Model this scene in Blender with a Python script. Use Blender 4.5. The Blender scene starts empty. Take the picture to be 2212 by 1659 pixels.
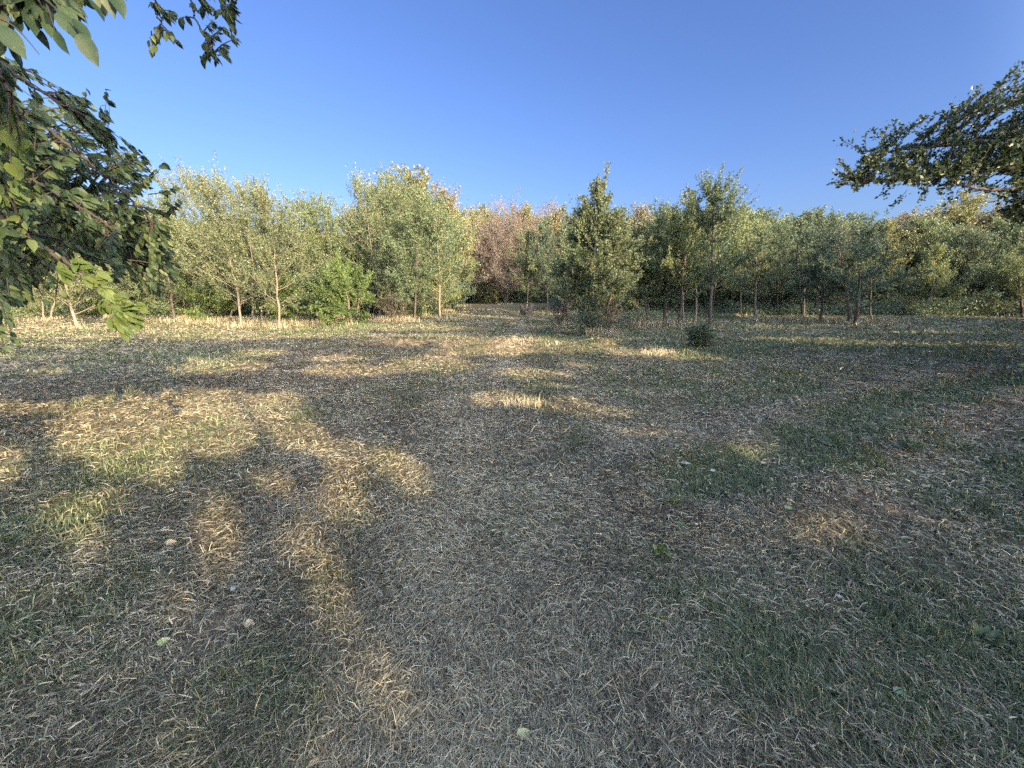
import bpy, math, random
import numpy as np
from mathutils import Vector

# ------------------------------------------------------------------ camera
sc = bpy.context.scene
COL = sc.collection
F = 390.0                      # focal length in pixels of a 1024 px wide frame
PITCH = math.radians(13.1)
EYE = 1.55
cam = bpy.data.cameras.new('camera'); cam.sensor_width = 36.0; cam.lens = F / 1024 * 36
cam.clip_start = 0.05; cam.clip_end = 3000
co = bpy.data.objects.new('camera', cam); COL.objects.link(co)
co.location = (0, 0, EYE); co.rotation_euler = (math.pi / 2 - PITCH, 0, 0)
sc.camera = co

# ------------------------------------------------------------------ sky and sun
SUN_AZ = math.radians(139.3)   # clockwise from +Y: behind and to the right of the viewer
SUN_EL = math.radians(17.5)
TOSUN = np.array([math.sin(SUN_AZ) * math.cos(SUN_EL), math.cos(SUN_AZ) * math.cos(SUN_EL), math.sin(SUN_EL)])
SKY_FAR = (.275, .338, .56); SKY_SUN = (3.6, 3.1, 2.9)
w = bpy.data.worlds.new('World'); sc.world = w; w.use_nodes = True
nt = w.node_tree
sky = nt.nodes.new('ShaderNodeTexSky'); sky.sky_type = 'NISHITA'; sky.sun_disc = False
sky.sun_elevation = SUN_EL; sky.sun_rotation = SUN_AZ
sky.air_density = 1.25; sky.dust_density = 1.4; sky.ozone_density = 2.0
bg = nt.nodes['Background']; bg.inputs[1].default_value = 0.15
# sky tinted bluer away from the sun, boosted on the sun's side to brighten the ground
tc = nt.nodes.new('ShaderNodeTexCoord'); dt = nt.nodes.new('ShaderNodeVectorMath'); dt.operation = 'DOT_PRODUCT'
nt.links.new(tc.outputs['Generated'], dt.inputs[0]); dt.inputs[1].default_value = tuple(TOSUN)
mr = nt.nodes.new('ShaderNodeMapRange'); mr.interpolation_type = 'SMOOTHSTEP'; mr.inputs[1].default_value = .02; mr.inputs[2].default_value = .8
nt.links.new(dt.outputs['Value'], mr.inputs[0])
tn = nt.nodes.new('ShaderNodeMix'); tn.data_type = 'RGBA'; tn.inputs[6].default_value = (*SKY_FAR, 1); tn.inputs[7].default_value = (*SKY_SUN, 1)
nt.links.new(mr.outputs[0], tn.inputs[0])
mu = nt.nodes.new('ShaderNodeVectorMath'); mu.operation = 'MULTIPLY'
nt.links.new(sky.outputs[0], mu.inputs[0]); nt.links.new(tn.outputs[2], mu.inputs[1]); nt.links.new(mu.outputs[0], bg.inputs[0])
sl = bpy.data.lights.new('sun', 'SUN'); sl.energy = 5.0; sl.angle = math.radians(0.5); sl.color = (1.0, 0.78, 0.48)
so = bpy.data.objects.new('sun', sl); COL.objects.link(so); so.location = (20, -25, 20)
so.rotation_euler = Vector(TOSUN).to_track_quat('Z', 'Y').to_euler()
sc.view_settings.view_transform = 'Standard'; sc.view_settings.look = 'None'
sc.view_settings.exposure = 1.6; sc.view_settings.gamma = 1.0
sc.render.engine = 'CYCLES'
cy = sc.cycles
cy.max_bounces = 6; cy.diffuse_bounces = 3; cy.glossy_bounces = 2; cy.transmission_bounces = 4
cy.sample_clamp_indirect = 4.0
cy.use_denoising = False

# ------------------------------------------------------------------ picture helpers (2212 x 1659 coordinates -> world)
K = 1024 / 2212.0
cp, sp = math.cos(PITCH), math.sin(PITCH)
def ray(dx, dy):
    cx = (dx * K - 512) / F; cyy = (384 - dy * K) / F
    return np.array([cx, cp + cyy * sp, cyy * cp - sp])
def at(dx, dy, Y):
    d = ray(dx, dy); return np.array([0, 0, EYE]) + d * (Y / d[1])
def gnd(dx, dy):
    d = ray(dx, dy); return np.array([0, 0, EYE]) + d * (EYE / -d[2])
def proj(P):
    P = np.asarray(P, float); z = P[..., 1] * cp - (P[..., 2] - EYE) * sp
    u = P[..., 1] * sp + (P[..., 2] - EYE) * cp
    zz = np.where(z > 0.05, z, 0.05)
    return (512 + F * P[..., 0] / zz) / K, (384 - F * u / zz) / K, z

# ------------------------------------------------------------------ value noise
def _h(ix, iy, s):
    n = (ix.astype(np.int64) * 374761393 + iy.astype(np.int64) * 668265263 + s * 982451653) & 0xffffffff
    n = ((n ^ (n >> 13)) * 1274126177) & 0xffffffff
    n = n ^ (n >> 16)
    return (n & 0xffffff) / float(0xffffff)
def vnoise(x, y, s=0):
    x = np.asarray(x, float); y = np.asarray(y, float)
    ix = np.floor(x); iy = np.floor(y); fx = x - ix; fy = y - iy
    fx = fx * fx * (3 - 2 * fx); fy = fy * fy * (3 - 2 * fy)
    a = _h(ix, iy, s); b = _h(ix + 1, iy, s); c = _h(ix, iy + 1, s); d = _h(ix + 1, iy + 1, s)
    return (a * (1 - fx) + b * fx) * (1 - fy) + (c * (1 - fx) + d * fx) * fy
def fbm(x, y, s=0, o=4):
    t = 0; a = 0.5; n = 0
    for k in range(o):
        t = t + a * vnoise(x, y, s + k * 17); n += a; a *= 0.5; x = np.asarray(x) * 2.03; y = np.asarray(y) * 2.03
    return t / n

# ------------------------------------------------------------------ ground height and wear
def seg_dist(x, y, pts):
    best = np.full(np.shape(x), 1e9)
    for (x0, y0), (x1, y1) in zip(pts[:-1], pts[1:]):
        vx, vy = x1 - x0, y1 - y0; L = vx * vx + vy * vy
        t = np.clip(((x - x0) * vx + (y - y0) * vy) / L, 0, 1)
        best = np.minimum(best, np.hypot(x - x0 - t * vx, y - y0 - t * vy))
    return best
def gpath(L): return [tuple(gnd(a, b)[:2]) for a, b in L]
TRACK_A = gpath([(1150, 1640), (1110, 1250), (1075, 1000), (1040, 850), (1080, 780), (1120, 735), (1130, 700), (1060, 672)])
TRACK_B = gpath([(820, 1640), (900, 1180), (940, 960), (960, 840), (1000, 770)])
TRACK_C = gpath([(1500, 1060), (1640, 1000), (1800, 930), (1960, 870), (2212, 820)])
WINDROW = gpath([(820, 752), (980, 745), (1090, 748), (1200, 752), (1290, 748)])
GREENS = [(430, 775, 150, 16), (720, 706, 90, 8), (1300, 742, 120, 16), (1950, 748, 280, 14), (1720, 850, 60, 16), (1580, 880, 60, 10), (1380, 800, 90, 14),
          (1460, 1100, 40, 20), (1420, 1195, 60, 35), (2050, 1500, 260, 200), (2150, 1180, 130, 60), (1850, 1000, 70, 20), (2000, 960, 60, 16), (1560, 1230, 160, 60), (1100, 1130, 160, 40),
          (100, 1420, 180, 130), (560, 1480, 130, 60), (430, 1240, 120, 40), (90, 1150, 120, 60), (1650, 1440, 220, 90), (1640, 1000, 200, 30), (1450, 1330, 160, 60), (1900, 830, 220, 30), (1960, 855, 90, 14)]
GSH = []
for (a, b, ra, rb) in GREENS:
    c = gnd(a, b); e = gnd(a + ra, b); f = gnd(a, b + rb)
    GSH.append((c[0], c[1], abs(e[0] - c[0]) + .05, abs(c[1] - f[1]) + .05))
def gz(x, y):
    x = np.asarray(x, float); y = np.asarray(y, float)
    r = np.hypot(x, y)
    z = 0.13 * (fbm(x / 14, y / 14, 5, 2) - 0.5) * np.clip((r - 3) / 10, 0, 1)
    z = z + 0.05 * (fbm(x / 1.1, y / 1.1, 9, 3) - 0.5)
    z = z + 0.10 * (fbm(x / 0.45, y / 0.30, 3, 3) - 0.45) * np.clip(r / 9, 0.22, 1.0)
    z = z - 0.03 * np.exp(-(seg_dist(x, y, TRACK_A) / .35) ** 2) - 0.02 * np.exp(-(seg_dist(x, y, TRACK_B) / .3) ** 2)
    z = z + 0.06 * np.exp(-((seg_dist(x, y, TRACK_C) - .5) / .3) ** 2) - 0.03 * np.exp(-(seg_dist(x, y, TRACK_C) / .3) ** 2)
    wr = seg_dist(x, y, WINDROW)
    z = z + 0.055 * np.sin(6.283 * (y * 1.5 + 2.2 * fbm(x / 1.6, y / 1.6, 78, 2))) * np.exp(-(wr / 2.2) ** 2)
    z = z + 0.16 * np.exp(-(wr / 1.6) ** 2) * np.clip(vnoise(x * 1.1 + 3, y * 1.3, 77) * 1.8 - .5, 0, 1)
    return z
def green(x, y):
    """0 = dry straw, 1 = living grass"""
    g = fbm(x / 1.6, y / 1.6, 21, 4) * 1.5 - 0.58
    g = g + 0.6 * (fbm(x / .35, y / .35, 23, 2) - .5)
    g = g + 0.26 * np.clip((x - .8) / 3.5, 0, 1) + .15
    for (cx, cyy, ra, rb) in GSH:
        d = ((x - cx) / ra) ** 2 + ((y - cyy) / rb) ** 2
        g = g + 0.34 * np.exp(-d * .8) * np.clip(fbm(x / .22, y / .22, 25, 2) * 2.4 - .4, 0, 1.4)
    g = g - 0.34 * np.exp(-(seg_dist(x, y, TRACK_A) / .34) ** 4) - 0.3 * np.exp(-(seg_dist(x, y, TRACK_B) / .42) ** 4) + .14 * np.exp(-((seg_dist(x, y, TRACK_A) - .8) / .32) ** 2) + .13 * np.sin(6.283 * seg_dist(x, y, TRACK_A) / 1.15 + 2.2) + .35 * np.exp(-(seg_dist(x, y, TRACK_C) / .3) ** 2) - .6 * np.exp(-((seg_dist(x, y, TRACK_C) - .8) / .35) ** 2)
    g = g - 0.25 * np.exp(-((x + 5) / 4) ** 2 - ((y - 6.5) / 5) ** 2)
    return np.clip(g, 0, 1)

# ------------------------------------------------------------------ materials
def mat(name):
    m = bpy.data.materials.new(name); m.use_nodes = True; t = m.node_tree
    return m, t, t.nodes['Principled BSDF'], t.nodes['Material Output']
def ramp(t, fac, stops):
    r = t.nodes.new('ShaderNodeValToRGB'); e = r.color_ramp.elements
    while len(e) > 1: e.remove(e[0])
    e[0].position = stops[0][0]; e[0].color = (*stops[0][1], 1)
    for p, c in stops[1:]:
        k = e.new(p); k.color = (*c, 1)
    t.links.new(fac, r.inputs[0]); return r.outputs[0]
def attr(t, name):
    a = t.nodes.new('ShaderNodeAttribute'); a.attribute_name = name; return a.outputs['Fac']
def noise(t, scale, detail=3, rough=.6, vec=None):
    n = t.nodes.new('ShaderNodeTexNoise'); n.inputs['Scale'].default_value = scale
    n.inputs['Detail'].default_value = detail; n.inputs['Roughness'].default_value = rough
    if vec is None:
        g = t.nodes.new('ShaderNodeNewGeometry'); vec = g.outputs['Position']
    t.links.new(vec, n.inputs['Vector']); return n.outputs['Fac']
def math_(t, op, a, b):
    m = t.nodes.new('ShaderNodeMath'); m.operation = op
    for i, v in enumerate((a, b)):
        if isinstance(v, (int, float)): m.inputs[i].default_value = v
        else: t.links.new(v, m.inputs[i])
    return m.outputs[0]
def mixc(t, f, a, b):
    m = t.nodes.new('ShaderNodeMix'); m.data_type = 'RGBA'
    if isinstance(f, (int, float)): m.inputs[0].default_value = f
    else: t.links.new(f, m.inputs[0])
    for i, v in ((6, a), (7, b)):
        if isinstance(v, tuple): m.inputs[i].default_value = (*v, 1)
        else: t.links.new(v, m.inputs[i])
    return m.outputs[2]

def leaf_mat(name, stops, trans=0.3, rough=0.5, spec=0.35, varscale=0.6):
    m, t, b, out = mat(name)
    oi = t.nodes.new('ShaderNodeObjectInfo')
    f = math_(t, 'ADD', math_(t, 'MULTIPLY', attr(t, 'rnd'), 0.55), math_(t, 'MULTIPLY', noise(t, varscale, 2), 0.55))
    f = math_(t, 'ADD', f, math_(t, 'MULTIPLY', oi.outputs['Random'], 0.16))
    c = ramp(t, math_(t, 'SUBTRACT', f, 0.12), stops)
    if name.startswith('leaves_mulberry'):      # brown spots and paler blotches on the close leaves
        c = mixc(t, ramp(t, noise(t, 70, 3, .7), [(.60, (0, 0, 0)), (.70, (.75, .75, .75))]), c, (.16, .12, .05))
        c = mixc(t, ramp(t, noise(t, 26, 2), [(.45, (0, 0, 0)), (.75, (.3, .3, .3))]), c, (.07, .10, .04))
    t.links.new(c, b.inputs['Base Color']); b.inputs['Roughness'].default_value = rough
    b.inputs['Specular IOR Level'].default_value = spec
    tr = t.nodes.new('ShaderNodeBsdfTranslucent'); t.links.new(c, tr.inputs['Color'])
    mx = t.nodes.new('ShaderNodeMixShader'); mx.inputs[0].default_value = trans
    t.links.new(b.outputs[0], mx.inputs[1]); t.links.new(tr.outputs[0], mx.inputs[2]); t.links.new(mx.outputs[0], out.inputs[0])
    return m
LM = {
 'green': leaf_mat('leaves_green', [(0, (.055, .09, .05)), (.35, (.10, .15, .075)), (.7, (.16, .205, .105)), (1, (.24, .26, .145))]),
 'dark': leaf_mat('leaves_dark', [(0, (.05, .08, .05)), (.4, (.09, .135, .08)), (.8, (.14, .18, .11)), (1, (.20, .23, .14))]),
 'grey': leaf_mat('leaves_grey_green', [(0, (.07, .10, .05)), (.35, (.115, .15, .075)), (.7, (.16, .19, .098)), (1, (.205, .215, .12))]),
 'bright': leaf_mat('leaves_bright', [(0, (.06, .11, .03)), (.5, (.115, .175, .055)), (1, (.21, .26, .09))]),
 'lime': leaf_mat('leaves_lime', [(0, (.11, .155, .06)), (.5, (.19, .235, .095)), (1, (.28, .30, .14))]),
 'yellow': leaf_mat('leaves_yellow', [(0, (.09, .12, .055)), (.4, (.15, .175, .08)), (.8, (.22, .22, .09)), (1, (.28, .23, .11))]),
 'rust': leaf_mat('leaves_rust', [(0, (.10, .11, .075)), (.4, (.15, .155, .105)), (.8, (.20, .18, .13)), (1, (.26, .19, .13))]),
 'brown': leaf_mat('leaves_brown', [(0, (.11, .10, .085)), (.5, (.18, .155, .13)), (1, (.26, .22, .18))]),
 'shade': leaf_mat('leaves_shade_tree', [(0, (.035, .06, .025)), (1, (.09, .13, .05))]),
 'near': leaf_mat('leaves_mulberry', [(0, (.014, .032, .018)), (.38, (.026, .054, .027)), (.68, (.05, .082, .035)), (.9, (.10, .135, .048)), (1, (.20, .21, .07))], .24, .5, .3, 2.0),  # kept dark to stand in for shade the near leaves lack
 'nearlit': leaf_mat('leaves_mulberry_sunlit', [(0, (.05, .09, .025)), (.5, (.10, .15, .04)), (1, (.17, .20, .06))], .35, .48, .3, 2.0),  # sunlit copy of the same leaves: light put into a paler colour
 'elm': leaf_mat('leaves_elm', [(0, (.03, .045, .025)), (.4, (.055, .085, .045)), (.8, (.10, .135, .065)), (1, (.20, .20, .09))], .25, .45, .4, .9),
}
def bark_mat(name, a, b_):
    m, t, b, out = mat(name)
    tc = t.nodes.new('ShaderNodeTexCoord'); mp = t.nodes.new('ShaderNodeMapping'); mp.inputs['Scale'].default_value = (1, 1, .25)
    t.links.new(tc.outputs['Object'], mp.inputs[0])
    n = noise(t, 24, 4, .7, mp.outputs[0]); t.links.new(ramp(t, n, [(.3, a), (.7, b_)]), b.inputs['Base Color'])
    bp = t.nodes.new('ShaderNodeBump'); bp.inputs['Strength'].default_value = .6; bp.inputs['Distance'].default_value = .02
    t.links.new(n, bp.inputs['Height']); t.links.new(bp.outputs[0], b.inputs['Normal']); b.inputs['Roughness'].default_value = .9
    return m
BARK = {'limb': bark_mat('bark_limb', (.022, .018, .016), (.065, .052, .044)), 'pale': bark_mat('bark_pale', (.12, .10, .08), (.27, .22, .175)), 'dark': bark_mat('bark_dark', (.04, .032, .028), (.11, .09, .075)),
        'mid': bark_mat('bark_mid', (.10, .08, .062), (.25, .20, .155)), 'near': bark_mat('bark_near', (.07, .05, .035), (.17, .12, .09))}

# ------------------------------------------------------------------ mesh building
class Mesh:
    def __init__(s): s.v = []; s.f = []; s.r = []; s.n = 0
    def add(s, v, f, r=None):
        v = np.asarray(v, np.float32).reshape(-1, 3)
        s.v.append(v); s.f.append(np.asarray(f, np.int32).reshape(-1, 4) + s.n)
        s.r.append(np.full(len(v), .5, np.float32) if r is None else np.asarray(r, np.float32)); s.n += len(v)
    def tube(s, P, R, k=6):
        P = np.asarray(P, float); n = len(P)
        T = np.gradient(P, axis=0); T /= np.linalg.norm(T, axis=1, keepdims=True) + 1e-9
        ref = np.array([0, 0, 1.]) if abs(T[0, 2]) < .8 else np.array([1., 0, 0])
        A = np.cross(T, ref); A /= np.linalg.norm(A, axis=1, keepdims=True) + 1e-9; B = np.cross(T, A)
        a = np.arange(k) * 2 * math.pi / k
        V = P[:, None] + (np.cos(a)[None, :, None] * A[:, None] + np.sin(a)[None, :, None] * B[:, None]) * np.asarray(R)[:, None, None]
        i = np.arange(n - 1)[:, None] * k; j = np.arange(k)[None]; j2 = (j + 1) % k
        f = np.stack([i + j, i + j2, i + k + j2, i + k + j], -1)
        s.add(V, f)
    def build(s, name, material, parent=None, smooth=False, origin=(0, 0, 0)):
        v = np.concatenate(s.v) - np.asarray(origin, np.float32); f = np.concatenate(s.f); r = np.concatenate(s.r)
        me = bpy.data.meshes.new(name)
        me.vertices.add(len(v)); me.vertices.foreach_set('co', v.ravel().astype(np.float32))
        me.loops.add(f.size); me.loops.foreach_set('vertex_index', f.ravel().astype(np.int32))
        me.polygons.add(len(f)); me.polygons.foreach_set('loop_start', (np.arange(len(f)) * 4).astype(np.int32))
        if smooth: me.polygons.foreach_set('use_smooth', np.ones(len(f), bool))
        a = me.attributes.new('rnd', 'FLOAT', 'POINT'); a.data.foreach_set('value', r)
        me.update(); me.validate()
        me.materials.append(material)
        o = bpy.data.objects.new(name, me); COL.objects.link(o)
        if parent: o.parent = parent
        else: o.location = origin
        return o
def tag(o, label=None, cat=None, group=None, kind=None):
    if label: o['label'] = label
    if cat: o['category'] = cat
    if group: o['group'] = group
    if kind: o['kind'] = kind
    return o
def empty(name, loc):
    o = bpy.data.objects.new(name, None); COL.objects.link(o); o.location = tuple(float(c) for c in loc); o.empty_display_size = .2; return o
def unit(v): return v / (np.linalg.norm(v, axis=-1, keepdims=True) + 1e-9)

def quad_leaves(mb, P, D, L, rng, wid=.5):
    """many small leaves, each one slightly folded quad"""
    n = len(P)
    if n == 0: return
    L = np.broadcast_to(L, (n,))[:, None]
    N = unit(rng.normal(size=(n, 3))); S = unit(np.cross(D, N)); N = np.cross(S, D)
    V = np.stack([P, P + D * .45 * L + S * wid * .5 * L + N * .08 * L, P + D * L - N * .1 * L, P + D * .45 * L - S * wid * .5 * L + N * .08 * L], 1)
    f = np.arange(n * 4).reshape(n, 4)
    mb.add(V, f, np.repeat(rng.random(n), 4))
# one detailed leaf: folded along the midrib, pointed tip, drooping
_u = np.array([0, .1, .28, .5, .72, .88, 1.0]); _w = np.array([.03, .30, .50, .50, .34, .14, .0])
def big_leaves(mb, P, D, L, rng, wid=.62, up=None, rn=None, curl=.3):
    n = len(P)
    if n == 0: return
    L = np.broadcast_to(L, (n,)).astype(float)
    N = unit(rng.normal(size=(n, 3)) * .55 + (np.array([0, -.35, .8]) if up is None else up)); S = unit(np.cross(D, N)); N = np.cross(S, D)
    rr = rng.random(n) if rn is None else rn
    cu = curl * (rng.random(n) * .8 + .4)
    V = np.zeros((n, 7, 3, 3))
    for i, (u, w_) in enumerate(zip(_u, _w)):
        c = P + D * (u * L)[:, None] - N * (cu * u * u * L)[:, None]
        fold = .22 + .1 * math.sin(u * 9)
        for j, sgn in enumerate((-1, 0, 1)):
            V[:, i, j] = c + S * (sgn * w_ * wid * L)[:, None] + N * ((abs(sgn) * w_ * wid * fold) * L)[:, None]
    F_ = []
    for i in range(6):
        for j in range(2): F_.append((i * 3 + j, i * 3 + j + 1, i * 3 + j + 4, i * 3 + j + 3))
    f = (np.arange(n)[:, None, None] * 21 + np.array(F_)[None]).reshape(-1, 4)
    mb.add(V.reshape(-1, 3), f, np.repeat(rr, 21))

# ------------------------------------------------------------------ trees
def tree_parts(rng, H, R, lean=(0, 0), bend=(0, 0), start=.16, nprim=38, el=(35, 65), leaf=.07, nleaf=12000, r0=.07,
               stems=1, conic=.5, spray=.3, gap=.22, twig_up=.35, prune=None, base=(0, 0, 0), clump=.12, twigwood=True):
    """returns (wood, leaves) meshes in local coordinates, foot at the origin"""
    wood, fol = Mesh(), Mesh()
    nodesP, nodesD, wt = [], [], []
    for s_ in range(stems):
        n = 12; u = np.linspace(0, 1, n)
        if stems > 1:
            aa = 2 * math.pi * s_ / stems + rng.random() * .8; off = np.array([math.cos(aa), math.sin(aa)]) * .10
            sl_ = np.array([math.cos(aa), math.sin(aa)]) * H * .13; h = H * rng.uniform(.7, 1)
        else: off = np.zeros(2); sl_ = np.zeros(2); h = H
        jit = np.cumsum(rng.normal(size=(n, 2)), 0) * .018 * h / 3
        jit -= jit[0]
        X = off[0] + (lean[0] + sl_[0]) * u + bend[0] * u ** 2.5 + jit[:, 0]
        Y = off[1] + (lean[1] + sl_[1]) * u + bend[1] * u ** 2.5 + jit[:, 1]
        T = np.stack([X, Y, h * u - .06 * (u == 0)], 1)
        rt = r0 / (stems ** .4)
        wood.tube(T, rt * (1 - u) ** .75 + .006 + rt * .5 * np.exp(-u * 40), 8)
        npr = max(6, nprim // stems)
        for i in range(npr):
            q = (i + rng.random()) / npr
            uu = start + (0.985 - start) * q
            if rng.random() < .06: continue
            b = np.array([np.interp(uu, u, T[:, k]) for k in range(3)])
            az = i * 2.4 + rng.normal() * .5
            if stems > 1: az = aa + rng.normal() * 1.3
            prof = conic * (1 - q) + (1 - conic) * math.sin(math.pi * min(1, q * .86 + .13)) ** .7
            Lb = R * (prof * rng.uniform(.65, 1.2) + .10)
            if rng.random() < gap: Lb *= .5
            e0 = math.radians(rng.uniform(*el)) * (.75 + .5 * q)
            d = np.array([math.cos(az) * math.cos(e0), math.sin(az) * math.cos(e0), math.sin(e0)])
            m = 7; P = [b]
            for k in range(m - 1):
                d = unit(d + np.array([bend[0], bend[1], 0]) * .05 + np.array([0, 0, .06]) * (1 if q > .3 else .4) + rng.normal(size=3) * .11)
                P.append(P[-1] + d * Lb / (m - 1))
            P = np.array(P); rb = max(.006, rt * .42 * (1 - uu) ** .6 * Lb / R)
            if prune is not None: rb = rb if prune(P + np.asarray(base)[None]).all() else .004
            wood.tube(P, np.linspace(rb, .003, m), 5)
            # side twigs
            nt_ = int(5 + Lb * 7)
            for k in range(nt_):
                v = rng.uniform(.15, 1); p = np.array([np.interp(v, np.linspace(0, 1, m), P[:, c]) for c in range(3)])
                dd = unit(P[-1] - P[0]); td = unit(dd * .7 + rng.normal(size=3) * .55 + np.array([bend[0] * .15, bend[1] * .15, twig_up]))
                Lt = (.25 + .35 * (1 - v)) * rng.uniform(.5, 1.5) * (.5 + Lb * .35)
                if rng.random() < spray * q: Lt *= 1.9 + max(0, spray - .6) * 2.2; td = unit(td + np.array([bend[0] * .2, bend[1] * .2, .8]))
                p1 = p + td * Lt * .5; td2 = unit(td + rng.normal(size=3) * .2 + np.array([bend[0] * .1, bend[1] * .1, 0])); p2 = p1 + td2 * Lt * .5
                if twigwood and k % 2 == 0: wood.tube(np.array([p, p1, p2]), [.005, .0035, .002], 3)
                nodesP.append((p, p1, p2)); nodesD.append((td, td2)); wt.append(Lt * rng.choice([.25, 1, 1.6]))
    nodesP = np.array(nodesP); nodesD = np.array(nodesD); wt = np.array(wt); wt /= wt.sum()
    idx = rng.choice(len(wt), nleaf, p=wt); t = rng.random(nleaf) * 2
    seg = (t >= 1).astype(int); tt = (t - seg)[:, None]
    A = nodesP[idx, seg]; B = nodesP[idx, seg + 1]
    P = A + (B - A) * tt + rng.normal(size=(nleaf, 3)) * leaf * clump * 4
    D = unit(nodesD[idx, seg] * .6 + rng.normal(size=(nleaf, 3)) * .75 + np.array([0, 0, -.12]))
    L = leaf * rng.uniform(.6, 1.35, nleaf)
    if prune is not None:
        keep = prune(P + D * L[:, None] * .5 + np.asarray(base)[None]); P, D, L = P[keep], D[keep], L[keep]
    quad_leaves(fol, P, D, L, rng, .55)
    return wood, fol
def foot(dx, dy):
    p = gnd(dx, dy); p[2] = float(gz(p[0], p[1])) - .02; return p
def plant_tree(name, label, cat, base, group=None, leafmat='green', bark='mid', seed=1, **kw):
    rng = np.random.default_rng(seed)
    wood, fol = tree_parts(rng, base=base, **kw)
    e = empty(name, base); tag(e, label, cat, group)
    a = wood.build('trunk', BARK[bark], e, True); c = fol.build('crown', LM[leafmat], e)
    return e
def top_h(bx, by, ty, tx=None):
    """height above the foot, and sideways lean, for a tree standing at picture (bx, by) with its tip at (tx, ty)"""
    b = gnd(bx, by); t = at(bx if tx is None else tx, ty, b[1]); return t[2], t[0] - b[0]
def rad(bx, by, half): b = gnd(bx, by); return abs(at(bx + half, by, b[1])[0] - b[0])

# ------------------------------------------------------------------ ground sheet
def build_ground():
    rs = np.concatenate([[0.0], np.geomspace(.35, 900, 760)])
    fine = np.radians(np.linspace(-72, 72, 620)); coarse = np.radians(np.linspace(72, 288, 120))[1:-1]
    th = np.concatenate([fine, coarse]); nth = len(th)
    Rr, TT = np.meshgrid(rs, th, indexing='ij')
    X = Rr * np.sin(TT); Y = Rr * np.cos(TT); Z = gz(X, Y)
    fade = np.clip(1 - (Rr - 80) / 60, 0, 1); Z = Z * fade
    mb = Mesh(); i = np.arange(len(rs) - 1)[:, None] * nth; j = np.arange(nth)[None]; j2 = (j + 1) % nth
    f = np.stack([i + j, i + nth + j, i + nth + j2, i + j2], -1)
    mb.add(np.stack([X, Y, Z], -1), f, green(X, Y).ravel())
    m, t, b, out = mat('ground_soil_and_thatch')
    n1 = noise(t, 9, 5, .75); n2 = noise(t, 60, 3, .8)
    straw = ramp(t, n1, [(.25, (.06, .046, .032)), (.45, (.19, .15, .10)), (.6, (.33, .27, .17)), (.8, (.45, .37, .24))])
    grs = ramp(t, n1, [(.25, (.04, .05, .022)), (.5, (.10, .125, .05)), (.8, (.17, .20, .08))])
    dirt = ramp(t, n2, [(.3, (.028, .024, .02)), (.7, (.095, .08, .062))])
    c = mixc(t, attr(t, 'rnd'), straw, grs)
    soil = ramp(t, noise(t, 3.5, 4, .7), [(.42, (0, 0, 0)), (.6, (1, 1, 1))])
    sp_ = math_(t, 'MULTIPLY', soil, .55)
    t.links.new(mixc(t, math_(t, 'SUBTRACT', .62, sp_), c, dirt), b.inputs['Base Color'])
    b.inputs['Roughness'].default_value = .95; b.inputs['Specular IOR Level'].default_value = .15
    bp = t.nodes.new('ShaderNodeBump'); bp.inputs['Strength'].default_value = .8; bp.inputs['Distance'].default_value = .03
    t.links.new(math_(t, 'ADD', noise(t, 30, 4, .8), math_(t, 'MULTIPLY', n1, .8)), bp.inputs['Height']); t.links.new(bp.outputs[0], b.inputs['Normal'])
    o = mb.build('ground', m, None, True); tag(o, 'mown field of dry straw-coloured and green grass', 'ground', None, 'structure')
build_ground()

# ------------------------------------------------------------------ mown grass: every blade is real
def blades(mb, x, y, L, W, az, tilt, lift, curv, rnd):
    n = len(x); D = np.stack([np.sin(az) * np.cos(tilt), np.cos(az) * np.cos(tilt), np.sin(tilt)], 1)
    S = np.stack([np.cos(az), -np.sin(az), np.zeros(n)], 1)
    P0 = np.stack([x, y, gz(x, y) + lift], 1)
    P1 = P0 + D * (L * .5)[:, None] + S * (curv * L * .12)[:, None]
    D2 = D.copy(); D2[:, 2] -= np.abs(curv) * .7 + .1
    P2 = P1 + unit(D2) * (L * .5)[:, None] + S * (curv * L * .35)[:, None]
    T = (W * .5)[:, None] * unit(S + np.array([0, 0, .0]) + .6 * np.stack([np.zeros(n), np.zeros(n), np.sin(az * 7.3)], 1))
    V = np.stack([P0 - T, P0 + T, P1 + T * .9, P1 - T * .9, P2 + T * .25, P2 - T * .25], 1)
    f = np.array([[0, 1, 2, 3], [3, 2, 4, 5]])
    mb.add(V, (np.arange(n)[:, None, None] * 6 + f[None]).reshape(-1, 4), np.repeat(rnd, 6))
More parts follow.
